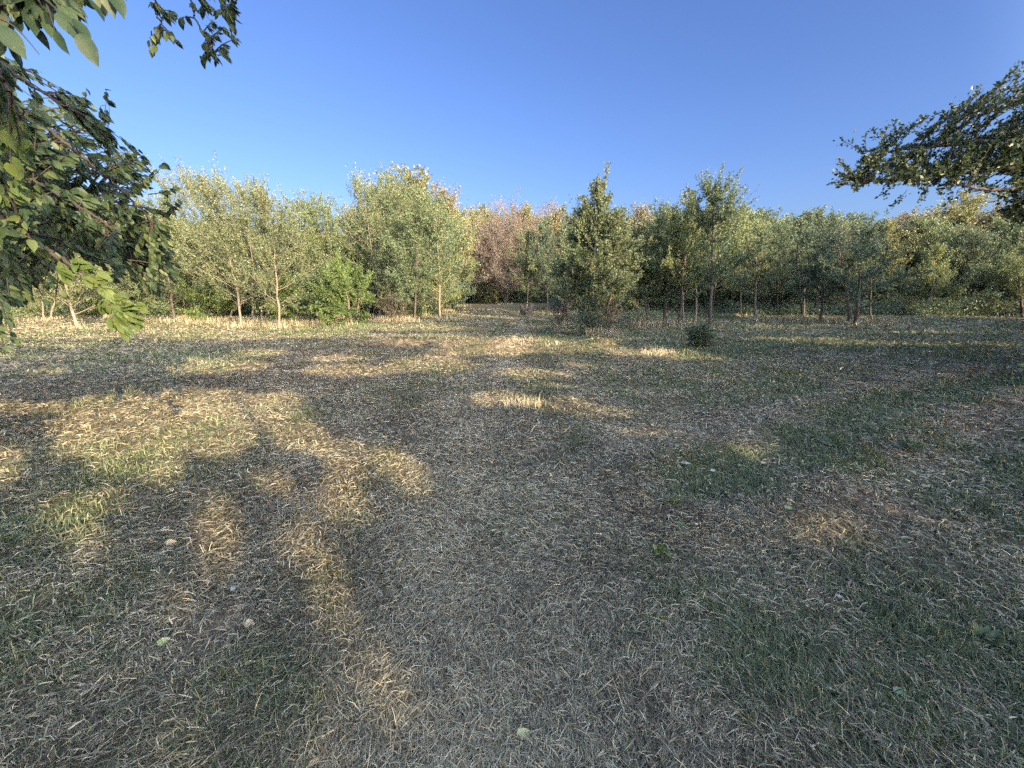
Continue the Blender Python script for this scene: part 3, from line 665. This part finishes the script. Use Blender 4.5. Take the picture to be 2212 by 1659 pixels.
weeds('dry_weeds', 'tall dry straw weeds uncut along the foot of the left trees', [(480, 697, 60, 3), (560, 702, 70, 3), (640, 704, 60, 3), (700, 704, 50, 2), (850, 695, 40, 2), (420, 692, 30, 2), (1660, 696, 40, 2), (1870, 700, 60, 2), (1300, 733, 40, 3), (1430, 707, 60, 2)], 800, .30, .12, .40, 5)
weeds('foot_weeds', 'wispy uncut grass round the feet of the trees', [(t_[0], t_[1] + 1, 16, 1.5) for t_ in T], 130, .26, .15, .7, 9)
weeds('green_weeds', 'fresh green weeds at the foot of the bushy tree', [(730, 706, 60, 4), (790, 706, 40, 3), (600, 700, 40, 2)], 900, .16, .7, .85, 6)
weeds('pale_weeds', 'pale sunlit grass tufts uncut in the field', [(1420, 765, 35, 3), (1150, 748, 60, 3), (1130, 880, 40, 3)], 600, .12, .35, .5, 8)

# ------------------------------------------------------------------ bushes standing in the field
def bush(name, label, dx, dy, half, hpx, lm, seed, nl, leaf, group=None):
    b = foot(dx, dy); R = rad(dx, dy, half); h = at(dx, dy - hpx, b[1])[2] - b[2]
    rng = np.random.default_rng(seed)
    wood, fol = tree_parts(rng, H=h, R=R, start=.02, nprim=60, el=(5, 75), leaf=leaf, nleaf=nl, r0=.02, stems=6, conic=.3, gap=.2, twig_up=.3)
    e = empty(name, b); tag(e, label, 'bush', group); wood.build('stem', BARK['dark'], e, True); fol.build('foliage', LM[lm], e)
bush('bush', 'small round dark bush alone in the field', 1510, 752, 20, 36, 'dark', 301, 4600, .045)
bush('shrub', 'dark scrubby shrub round the foot of the tall cluster', 1272, 731, 32, 74, 'dark', 302, 3600, .055)
bush('shrub', 'thin brownish shrub at the right foot of the tall cluster', 1312, 728, 32, 78, 'brown', 303, 1700, .05)
bush('shrub', 'low yellow shrub left of the sunlit pale green tree', 1945, 681, 34, 20, 'yellow', 304, 3500, .08)
bush('shrub', 'dry brown brush pile of twigs left of the crooked sapling', 1212, 700, 34, 36, 'brown', 305, 900, .05)
bush('shrub', 'brown scrub under the pale trunk left of the opening', 852, 694, 44, 44, 'rust', 306, 3500, .06)

# the dark stump right of the opening
def stump():
    b = foot(1137, 683); mb = Mesh(); rng = np.random.default_rng(9)
    for k in range(7):
        a = k * .9; n = 6; u = np.linspace(0, 1, n)
        P = np.stack([.14 * math.cos(a) + .35 * math.cos(a) * u, .14 * math.sin(a) + .3 * math.sin(a) * u, -.05 + rng.uniform(.35, .95) * u ** .7], 1) + rng.normal(size=(n, 3)) * .02
        mb.tube(P, .15 * (1 - u) ** .5 + .03, 7)
    o = mb.build('tree_stump', BARK['dark'], None, True, ); o.location = tuple(b); tag(o, 'dark knotty stump at the foot of the grey-green sapling', 'stump')
stump()

# ------------------------------------------------------------------ the near trees: limbs, twigs towards given points, leaves
def interp_path(P, n=14):
    P = np.asarray(P, float); d = np.concatenate([[0], np.cumsum(np.linalg.norm(np.diff(P, axis=0), axis=1))])
    # Catmull-Rom
    out = []
    for k in range(len(P) - 1):
        p0 = P[max(k - 1, 0)]; p1 = P[k]; p2 = P[k + 1]; p3 = P[min(k + 2, len(P) - 1)]
        for t in np.linspace(0, 1, n, endpoint=False):
            out.append(.5 * ((2 * p1) + (-p0 + p2) * t + (2 * p0 - 5 * p1 + 4 * p2 - p3) * t * t + (-p0 + 3 * p1 - 3 * p2 + p3) * t ** 3))
    out.append(P[-1]); return np.array(out)
def in_poly(x, y, poly):
    c = np.zeros(len(x), bool); n = len(poly)
    for i in range(n):
        x0, y0 = poly[i]; x1, y1 = poly[(i + 1) % n]
        k = ((y0 > y) != (y1 > y)) & (x < (x1 - x0) * (y - y0) / (y1 - y0 + 1e-9) + x0); c ^= k
    return c
class NearTree:
    def __init__(s, rng): s.rng = rng; s.wood = Mesh(); s.fol = Mesh(); s.pale = Mesh(); s.N = []; s.full = []
    def limb(s, pts, r0, r1=.006, k=8):
        P = interp_path(pts); P[1:-1] += s.rng.normal(size=(len(P) - 2, 3)) * .006
        s.wood.tube(P, np.linspace(r0, r1, len(P)), k); s.N.append(P[len(P) // 4:]); s.full.append(P); return P
    def nodes(s): return np.concatenate(s.N)
    def twigs(s, targets, leaf, per, droop=(.45, .1, -.75), up=(.25, -.8, .45), maxlen=1.1, big=True, sag=.25, wid=.55, start=.25, pale=False, spread=.7):
        rng = s.rng; nod = s.nodes(); Ps, Ds = [], []; fol = s.pale if pale else s.fol
        for T_ in targets:
            d = np.linalg.norm(nod - T_, axis=1); i = int(np.argmin(d + rng.random(len(d)) * .12)); A = nod[i]
            if d[i] > maxlen: A = T_ + (A - T_) * maxlen / d[i]
            M = (A + T_) / 2 + np.array([0, 0, sag * d[i] * .5]) + rng.normal(size=3) * .04 * d[i]
            u = np.linspace(0, 1, 8)[:, None]; P = (1 - u) ** 2 * A + 2 * u * (1 - u) * M + u * u * T_
            s.wood.tube(P, np.linspace(.0045, .0015, 8) * (1 + d[i]), 4)
            tt = rng.uniform(start, 1.0, per); tt[0] = 1.0
            pp = np.stack([np.interp(tt, u[:, 0], P[:, c]) for c in range(3)], 1)
            td = unit(T_ - A)
            dd = unit(np.asarray(droop)[None] + td[None] * .5 + rng.normal(size=(per, 3)) * spread * .5)
            Ps.append(pp + rng.normal(size=(per, 3)) * leaf * .12); Ds.append(dd)
            s.N.append(P[3:])if rng.random() < .2 else None
        P = np.concatenate(Ps); D = np.concatenate(Ds); L = leaf * rng.uniform(.65, 1.25, len(P))
        big_leaves(fol, P, D, L, rng, wid, up=np.array(up)) if big else quad_leaves(fol, P, D, L, rng, wid)
        return len(P)
def sample_poly(rng, poly, n, Y0, Y1, thr=.565):
    xs = np.array([p[0] for p in poly]); ys = np.array([p[1] for p in poly]); out = []
    while len(out) < n:
        x = rng.uniform(xs.min(), xs.max(), n * 3); y = rng.uniform(ys.min(), ys.max(), n * 3); k = in_poly(x, y, poly) & (fbm(x / 42, y / 42, 131, 3) < thr)
        for a, b in zip(x[k], y[k]):
            out.append(at(a, b, rng.uniform(Y0, Y1)))
            if len(out) >= n: break
    return out

def mulberry():
    rng = np.random.default_rng(31); t = NearTree(rng)
    base = np.array([-6.2, 2.6, -.05]); crotch = base + np.array([.25, .15, 1.5])
    tr = interp_path([base, base + np.array([.08, .05, .8]), crotch]); t.wood.tube(tr, np.linspace(.24, .17, len(tr)), 12)
    # limbs sweeping into the frame from the left
    t.limb([crotch, at(-330, 180, 3.2), at(-60, 330, 3.1), at(130, 420, 3.0), at(250, 500, 3.0)], .03)
    t.limb([crotch, at(-300, 60, 3.6), at(-20, 200, 3.7), at(130, 300, 3.8), at(250, 400, 3.9), at(330, 480, 4.0)], .03)
    t.limb([crotch, at(-300, 300, 4.2), at(-50, 430, 4.4), at(150, 500, 4.5), at(290, 560, 4.6)], .035)
    t.limb([crotch, at(-260, 330, 2.4), at(-60, 450, 2.2), at(70, 520, 2.1), at(160, 590, 2.1)], .022)
    t.limb([crotch, at(-350, -60, 3.4), at(-100, 60, 3.6), at(60, 180, 3.8), at(160, 240, 3.9)], .028)
    t.limb([crotch, at(-400, -200, 2.4), at(-200, -120, 1.7), at(-60, 60, 1.45), at(20, 200, 1.4)], .014)
    P_lo = t.limb([crotch, at(-350, 420, 2.2), at(-60, 480, 1.75), at(110, 545, 1.65), at(200, 610, 1.62), at(262, 670, 1.6)], .014, .003)
    t.limb([crotch, at(-380, -300, 2.2), at(-200, -200, 1.35), at(-40, -60, 1.1), at(60, -20, 1.02)], .012, .003)
    Pt = t.limb([crotch, at(-500, -700, 3.2), at(-100, -600, 3.2), at(200, -330, 3.1), at(400, -80, 3.0), at(440, 20, 3.0)], .05, .004)
    t.limb([at(200, -330, 3.1), at(300, -200, 3.05), at(330, -40, 3.0), at(338, 30, 3.0), at(360, 66, 3.0)], .012, .003)
    t.limb([at(300, -230, 3.1), at(460, -160, 3.1), at(520, -40, 3.05), at(500, 20, 3.0)], .012, .003)
    t.limb([at(400, -80, 3.0), at(420, 30, 3.0), at(445, 80, 3.0), at(470, 120, 2.98)], .007, .002)
    main = [(-60, 150), (30, 130), (80, 150), (150, 190), (200, 225), (235, 275), (280, 310), (330, 355), (352, 420), (365, 480), (378, 560), (392, 605), (355, 640), (320, 640), (230, 600), (150, 560), (80, 590), (60, 660), (-60, 680)]
    n = t.twigs(sample_poly(rng, main, 640, 4.0, 6.0), .068, 17, maxlen=1.0, droop=(.6, .1, -.8), wid=.46, spread=.6)
    up = [(-60, 150), (30, 140), (80, 180), (140, 230), (200, 320), (250, 400), (270, 470), (230, 520), (120, 470), (-60, 420)]
    n += t.twigs(sample_poly(rng, up, 180, 2.9, 4.0), .07, 14, maxlen=.8, droop=(.6, .1, -.8), wid=.46, spread=.6)
    low = [(-40, 420), (100, 440), (200, 480), (260, 540), (300, 600), (240, 600), (160, 575), (90, 610), (40, 655), (-40, 660)]
    n += t.twigs(sample_poly(rng, low, 160, 2.6, 3.8), .066, 14, maxlen=.7, droop=(.6, .1, -.8), wid=.46, spread=.6)
    # straggling top shoots against the sky
    for a, b_, c, d in ((150, 260, 185, 190), (200, 290, 228, 195), (215, 320, 232, 215), (225, 330, 215, 240), (300, 400, 350, 352), (320, 420, 372, 410), (260, 360, 300, 322), (350, 470, 385, 430)):
        A, B = at(a, b_, 4.2), at(c, d, 4.2); u = np.linspace(0, 1, 6)[:, None]; P = A + (B - A) * u + np.array([.05, 0, 0]) * np.sin(u * 3)
        t.wood.tube(P, np.linspace(.005, .0015, 6), 4); k = 11; q = rng.uniform(.25, 1, k); q[0] = 1
        big_leaves(t.fol, A + (B - A) * q[:, None], unit(np.array([.55, 0, -.5]) + rng.normal(size=(k, 3)) * .4), .07 * rng.uniform(.7, 1.2, k), rng)
    # left edge, close and large
    edge = [(-40, 60), (10, 100), (40, 200), (60, 300), (60, 400), (30, 520), (-40, 620)]
    n += t.twigs(sample_poly(rng, edge, 44, 1.5, 2.0), .05, 10, droop=(.35, .1, -.9), maxlen=.35, wid=.45, up=(.7, -.2, .5))
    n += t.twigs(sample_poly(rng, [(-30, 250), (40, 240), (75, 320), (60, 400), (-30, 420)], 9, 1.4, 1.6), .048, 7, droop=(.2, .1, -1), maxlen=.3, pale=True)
    # lower left corner sprigs
    n += t.twigs([at(30, 735, 2.4), at(8, 752, 2.4), at(-10, 720, 2.3), at(15, 690, 2.4), at(-20, 700, 2.4)], .055, 14, maxlen=.7, droop=(.7, .1, -.6), wid=.42)
    n += t.twigs([at(90, 650, 2.3), at(120, 660, 2.3), at(60, 640, 2.3), at(20, 640, 2.2)], .055, 12, maxlen=.6, droop=(.7, .1, -.6), wid=.42)
    # the sunlit hanging spray, its sunlight put into the paler leaf colour
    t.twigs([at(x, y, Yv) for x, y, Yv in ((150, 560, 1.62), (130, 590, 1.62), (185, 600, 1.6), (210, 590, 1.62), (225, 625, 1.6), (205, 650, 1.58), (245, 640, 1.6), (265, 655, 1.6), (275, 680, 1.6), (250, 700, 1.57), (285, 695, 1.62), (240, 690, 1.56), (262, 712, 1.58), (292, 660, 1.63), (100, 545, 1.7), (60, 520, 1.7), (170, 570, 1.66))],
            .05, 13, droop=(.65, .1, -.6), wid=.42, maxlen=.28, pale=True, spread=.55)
    # top left: large leaves close to the lens, coloured dark in place of shade
    t.twigs([at(x, y, Yv) for x, y, Yv in ((20, 20, 1.0), (60, 30, 1.0), (95, 20, 1.0), (130, 10, .98), (40, 0, 1.1), (85, 45, .98), (10, 60, 1.05), (110, -10, 1.0), (70, 0, 1.1), (150, -5, 1.05), (175, 5, 1.1), (200, -15, 1.1), (90, 60, 1.05), (-5, 80, 1.1), (20, 95, 1.15), (130, 35, 1.1), (-10, 30, 1.0), (30, -20, 1.0))],
            .046, 7, droop=(.4, .0, -.9), maxlen=.3, wid=.45, up=(.7, -.25, .5))
    hand = [((125, 25, .95), (.45, 0, -.8), .10), ((150, 52, .95), (.6, 0, -.75), .105), ((172, 72, .94), (.35, 0, -.9), .115), ((118, 65, .93), (.35, 0, -.9), .085), ((160, 40, .95), (.5, 0, -.8), .09), ((190, -5, .95), (.5, 0, -.8), .09), ((222, -30, .95), (.2, 0, -1), .10), ((238, -26, .95), (.35, 0, -.9), .10), ((212, -25, .97), (.05, 0, -1), .09), ((262, -30, .95), (.3, 0, -1), .05), ((0, 55, .9), (.5, 0, -.8), .12)]
    P = np.array([at(*h[0]) for h in hand]); D = unit(np.array([h[1] for h in hand])); L = np.array([h[2] for h in hand]) * .54
    big_leaves(t.fol, P, D, L, rng, .5, up=np.array([.75, -.5, .3]), rn=rng.uniform(.0, .2, len(P)), curl=.12)
    for a, b_ in (((60, -20, 1.0), (172, 72, .94)), ((110, -10, 1.0), (238, -26, .95)), ((100, 10, 1.0), (118, 65, .93)), ((-20, 20, 1.0), (60, 30, 1.0)), ((0, 40, .95), (85, 118, .97))):
        A, B = at(*a), at(*b_); u = np.linspace(0, 1, 6)[:, None]; t.wood.tube(A + (B - A) * u + np.array([0, 0, .012]) * np.sin(u * 3.14), np.linspace(.0022, .0008, 6), 4)
    # top middle sprays
    t.twigs([at(x, y, 3.0) for x, y in ((325, 5), (345, 15), (355, 30), (372, 25), (385, 42), (335, 70), (325, 105), (330, 92), (322, 82), (362, 72), (378, 85), (340, 60))], .052, 6, droop=(.35, .1, -.9), maxlen=.3, wid=.5)
    t.twigs([at(x, y, 3.0) for x, y in ((415, 10), (430, 20), (440, 5), (455, 15), (470, 25), (480, 10), (490, 35), (495, 55), (500, 75), (510, 85), (480, 60), (470, 70), (460, 45), (450, 85), (440, 100), (455, 110), (465, 125), (480, 105), (490, 120), (435, 125), (445, 70), (500, 10), (475, -10), (450, -20), (500, 30), (415, -20))],
              .046, 11, droop=(.5, .1, -.8), wid=.45, maxlen=.35, spread=.6)
    # the boughs overhead and behind the viewer
    over = [[crotch, np.array([-4.6, .2, 3.6]), np.array([-2.0, -1.5, 4.8]), np.array([.8, -2.2, 5.2])], [crotch, np.array([-5.2, -1.0, 3.8]), np.array([-3.4, -3.4, 5.0]), np.array([-1.4, -5.0, 5.4])],
            [crotch, np.array([-4.2, 1.6, 4.2]), np.array([-1.8, .2, 5.2]), np.array([1.6, -.6, 5.4])], [crotch, np.array([-6.4, 2.6, 3.6]), np.array([-6.6, 2.2, 6.2])]]
    cen = []
    for o_ in over: cen.append(t.limb(o_, .07, .012))
    cen = np.concatenate(cen); m = 26000; P = cen[rng.integers(len(cen), size=m)] + rng.normal(size=(m, 3)) * np.array([1.1, 1.1, .7])
    dx, dy, z = proj(P); k = ((z < .05) | (dy < -110) | (dx < -120)) & (P[:, 2] > 2.6); P = P[k]; P = P[prune_sun(P)]
    quad_leaves(t.fol, P, unit(rng.normal(size=P.shape) + np.array([.3, 0, -.6])), .10 * rng.uniform(.7, 1.2, len(P)), rng, .6)
    e = empty('mulberry_tree', base); tag(e, 'near broad-leaved tree whose leafy boughs hang into the left of the view', 'tree')
    for mb, nm, m in ((t.wood, 'branches', BARK['limb']), (t.fol, 'crown', LM['near']), (t.pale, 'sunlit_leaves', LM['nearlit'])):
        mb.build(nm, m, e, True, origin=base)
    print('mulberry leaves', n)
mulberry()

def elm():
    rng = np.random.default_rng(41); t = NearTree(rng)
    base = np.array([12.6, 6.0, -.05]); cr = base + np.array([-.3, .1, 2.1])
    tr = interp_path([base, base + np.array([-.05, .05, 1.1]), cr, base + np.array([-.4, .3, 4.2]), base + np.array([-.2, .6, 6.5])]); t.wood.tube(tr, np.linspace(.26, .08, len(tr)), 12)
    t.N.append(tr[30:])
    t.limb([cr, at(2420, 330, 6.3), at(2260, 350, 6.5), at(2100, 370, 6.6), at(1950, 385, 6.6), at(1850, 395, 6.6)], .10, .01)
    t.limb([cr + np.array([0, 0, .8]), at(2400, 260, 6.6), at(2212, 290, 6.8), at(2080, 310, 6.9), at(1960, 320, 6.9), at(1880, 340, 6.9)], .08, .01)
    t.limb([cr + np.array([0, 0, 1.2]), at(2380, 170, 6.8), at(2240, 200, 7.0), at(2140, 240, 7.1), at(2040, 270, 7.1)], .07, .01)
    t.limb([cr, at(2380, 400, 6.2), at(2260, 400, 6.2), at(2160, 410, 6.2), at(2060, 400, 6.2)], .06, .01)
    t.limb([cr, at(2400, 440, 6.6), at(2290, 430, 6.8), at(2212, 450, 6.9)], .05, .01)
    poly = [(1796, 400), (1802, 360), (1815, 330), (1880, 285), (1930, 270), (1990, 258), (2030, 240), (2080, 215), (2110, 195), (2150, 195), (2180, 160), (2205, 140), (2330, 120), (2330, 440), (2212, 460), (2180, 440), (2150, 425), (2080, 412), (2020, 425), (1960, 410), (1900, 395), (1850, 412)]
    n = t.twigs(sample_poly(rng, poly, 560, 6.0, 7.3, .66), .062, 22, droop=(-.45, 0, .12), maxlen=.7, big=False, sag=.2, spread=1.2, wid=.5)
    dense = [(1960, 330), (2080, 290), (2200, 250), (2330, 230), (2330, 440), (2212, 440), (2100, 400), (1980, 400), (1900, 380)]
    n += t.twigs(sample_poly(rng, dense, 300, 6.0, 7.3, .66), .065, 24, droop=(-.45, 0, .1), maxlen=.7, big=False, sag=.2, spread=1.2, wid=.5)
    low = [(2150, 430), (2212, 430), (2300, 420), (2300, 490), (2190, 478), (2160, 460)]
    n += t.twigs(sample_poly(rng, low, 90, 6.4, 7.2, .66), .065, 22, droop=(-.4, 0, -.3), maxlen=.7, big=False, spread=1.2, wid=.5)
    shoots = [(2110, 230, 2108, 186), (2190, 190, 2200, 140), (2050, 250, 2058, 222), (1940, 300, 1925, 258), (1850, 320, 1815, 300), (1830, 385, 1792, 398), (1980, 275, 1992, 250), (2150, 220, 2160, 190), (1900, 300, 1885, 275), (1960, 410, 1925, 452), (2000, 410, 1985, 440), (2060, 415, 2045, 440), (1930, 400, 1905, 425)]
    for a, b_, c, d in shoots:
        A, B = at(a, b_, 6.7), at(c, d, 6.7); u = np.linspace(0, 1, 6)[:, None]; t.wood.tube(A + (B - A) * u, np.linspace(.005, .002, 6), 4)
        k = 26; q = rng.uniform(.1, 1, (k, 1)); quad_leaves(t.fol, A + (B - A) * q + rng.normal(size=(k, 3)) * .03, unit(unit(B - A) * .6 + rng.normal(size=(k, 3)) * .6), .06 * rng.uniform(.6, 1.2, k), rng)
    # rest of the crown, out of the frame, to complete the tree
    cen = np.concatenate(t.full); dx, dy, z = proj(cen); cen = cen[(dx > 2250) | (z < .3)]; m = 16000; P = cen[rng.integers(len(cen), size=m)] + rng.normal(size=(m, 3)) * .45
    dx, dy, z = proj(P); k = (dx > 2235) | (z < .3); P = P[k]; P = P[prune_sun(P) | (rng.random(len(P)) < .55)]; quad_leaves(t.fol, P, unit(rng.normal(size=P.shape)), .075, rng)
    m = 26000; c = base + np.array([.6, .8, 5.0]); v = unit(rng.normal(size=(m, 3))) * (rng.random((m, 1)) ** .4) * np.array([2.6, 3.2, 2.6]); P = c + v
    dx, dy, z = proj(P); k = (dx > 2260) | (z < .3); P = P[k]; k = prune_sun(P); P = P[k]
    quad_leaves(t.fol, P, unit(rng.normal(size=P.shape)), .1, rng)
    e = empty('elm_tree', base); tag(e, 'near elm whose long leafy bough reaches in from the right against the sky', 'tree')
    t.wood.build('branches', BARK['dark'], e, True, origin=base); t.fol.build('crown', LM['elm'], e, origin=base)
    print('elm leaves', n)
elm()

# ------------------------------------------------------------------ small things lying in the grass
def simple_mat(name, a, b_, rough=.6, scale=40):
    m, t, b, out = mat(name); t.links.new(ramp(t, noise(t, scale, 3), [(.3, a), (.7, b_)]), b.inputs['Base Color']); b.inputs['Roughness'].default_value = rough; return m
LF = {'yellow': simple_mat('fallen_leaf_yellow', (.42, .40, .16), (.55, .52, .25)), 'tan': simple_mat('fallen_leaf_tan', (.34, .27, .17), (.48, .40, .27)),
      'pale': simple_mat('fallen_leaf_pale', (.28, .30, .27), (.40, .42, .38)), 'green': simple_mat('fallen_leaf_green', (.14, .22, .10), (.22, .30, .15))}
for i, (dx, dy, L, mt, az, lab) in enumerate([
  (1131, 1586, .055, 'yellow', 1.2, 'round pale yellow fallen leaf at the bottom middle'), (542, 1362, .055, 'tan', 1.7, 'tan fallen leaf curled left of the lower middle'),
  (372, 1182, .06, 'tan', 1.3, 'narrow tan fallen leaf between the sun patches at the left'), (1051, 1192, .045, 'yellow', 2.6, 'small yellow fallen leaf in the centre of the shade'),
  (358, 1405, .05, 'green', .9, 'greenish fallen leaf in the lower left'), (566, 1290, .05, 'green', .3, 'olive fallen leaf standing on edge beside bare soil'),
  (1190, 1031, .05, 'yellow', .4, 'yellow fallen leaf far up the middle of the field'), (866, 1213, .04, 'yellow', .2, 'tiny yellow leaf left of the centre'),
  (505, 1283, .04, 'pale', 2.9, 'small whitish leaf tip left of the olive leaf'), (1480, 1014, .09, 'pale', 1.9, 'long pale bluish-white leaf lying right of the middle'), (1540, 1022, .05, 'pale', 1.6, 'second pale leaf beside the long one right of the middle'),
  (1650, 1000, .06, 'tan', 1.4, 'tan leaf on the faint sunlit strip at the right'), (1700, 1120, .07, 'green', 1.2, 'green leaf above the bright straw spot'), (1940, 1510, .055, 'green', 1.5, 'broad dark green fallen leaf in the lower right'),
  (1812, 1300, .03, 'pale', 1.7, 'whitish leaf in the green grass at the right'), (345, 1190, .04, 'green', .2, 'green leaf scrap left of the narrow tan leaf')]):
    rng = np.random.default_rng(60 + i); p = gnd(dx, dy); p[2] = float(gz(p[0], p[1])) + .035
    mb = Mesh(); D = unit(np.array([[math.sin(az), math.cos(az), .08]])); big_leaves(mb, p[None] - D[0] * L / 2 - p, D, L, rng, .62, up=np.array([.1, -.45, .9]), curl=.1 if i != 5 else .35)
    u = np.linspace(-.35, .05, 4)[:, None]; mb.tube(-D * L / 2 + D * L * u + np.array([0, 0, .002]), [.0012] * 4, 5)
    o = mb.build('fallen_leaf', LF[mt], None, True); o.location = tuple(p); tag(o, lab, 'leaf', 'fallen leaves in the grass')

def weed(label, dx, dy, n, L, mt, seed, wid=.5, el=(15, 70)):
    rng = np.random.default_rng(seed); p = gnd(dx, dy); p[2] = float(gz(p[0], p[1])); e = empty('weed_plant', p); tag(e, label, 'plant')
    st, fl = Mesh(), Mesh()
    for k in range(n):
        a = k * 2.4; el_ = math.radians(rng.uniform(*el)); d = np.array([math.cos(a) * math.cos(el_), math.sin(a) * math.cos(el_), math.sin(el_)]); h = L * rng.uniform(.4, 1.1)
        st.tube(np.array([[0, 0, -.01], d * h * .5, d * h]), [.0016, .0012, .0008], 4)
        big_leaves(fl, (d * h)[None], unit(d + rng.normal(size=3) * .3)[None], L * rng.uniform(.7, 1.2), rng, wid)
    st.build('stem', LF['green'], e, True); fl.build('leaf_rosette', LM[mt], e, True)
weed('glossy green broad-leaved weed right of the middle', 1425, 1205, 26, .045, 'bright', 81)
weed('flat green weed just above the glossy broad-leaved one', 1452, 1150, 14, .04, 'green', 82, .6, (5, 35))
weed('upright feathery bright green tuft', 1457, 1108, 60, .055, 'green', 83, .14, (45, 85))
weed('small green clover-like weed in the lower left', 520, 1488, 16, .022, 'bright', 84)
weed('yellowish-green small weed at the bottom left', 345, 1535, 12, .022, 'yellow', 85)
weed('light green weed tuft beside the right hand wheel rut', 1800, 968, 40, .10, 'green', 86, .16, (35, 85))
weed('dark green weed clump right of the wheel rut', 1960, 985, 40, .09, 'dark', 87, .3, (25, 80))
weed('small green weed sprig at the bottom middle', 770, 1535, 12, .03, 'bright', 88)
weed('yellow-green leafy weed at the lower right edge', 2120, 1385, 30, .05, 'green', 89, .4)

def hedge_apple():
    p = gnd(2206, 800); rad_ = .062; p[2] = float(gz(p[0], p[1])) + rad_ * .9; mb = Mesh(); n, k = 28, 44
    th = np.linspace(0, math.pi, n)[:, None]; ph = np.linspace(0, 2 * math.pi, k, endpoint=False)[None]
    r = rad_ * (1 + .035 * (np.sin(ph * 11 + 3 * np.sin(th * 5)) * np.sin(th * 13)))
    V = np.stack([r * np.sin(th) * np.cos(ph) * 1.12, r * np.sin(th) * np.sin(ph) * 1.12, r * np.cos(th) + 0 * ph], -1)
    i = np.arange(n - 1)[:, None] * k; j = np.arange(k)[None]; j2 = (j + 1) % k
    mb.add(V, np.stack([i + j, i + k + j, i + k + j2, i + j2], -1))
    o = mb.build('hedge_apple', simple_mat('hedge_apple_skin', (.24, .33, .06), (.38, .46, .12), .5, 90), None, True); o.location = tuple(p)
    tag(o, 'round yellow-green hedge apple lying in the shade at the right edge', 'fruit')
hedge_apple()
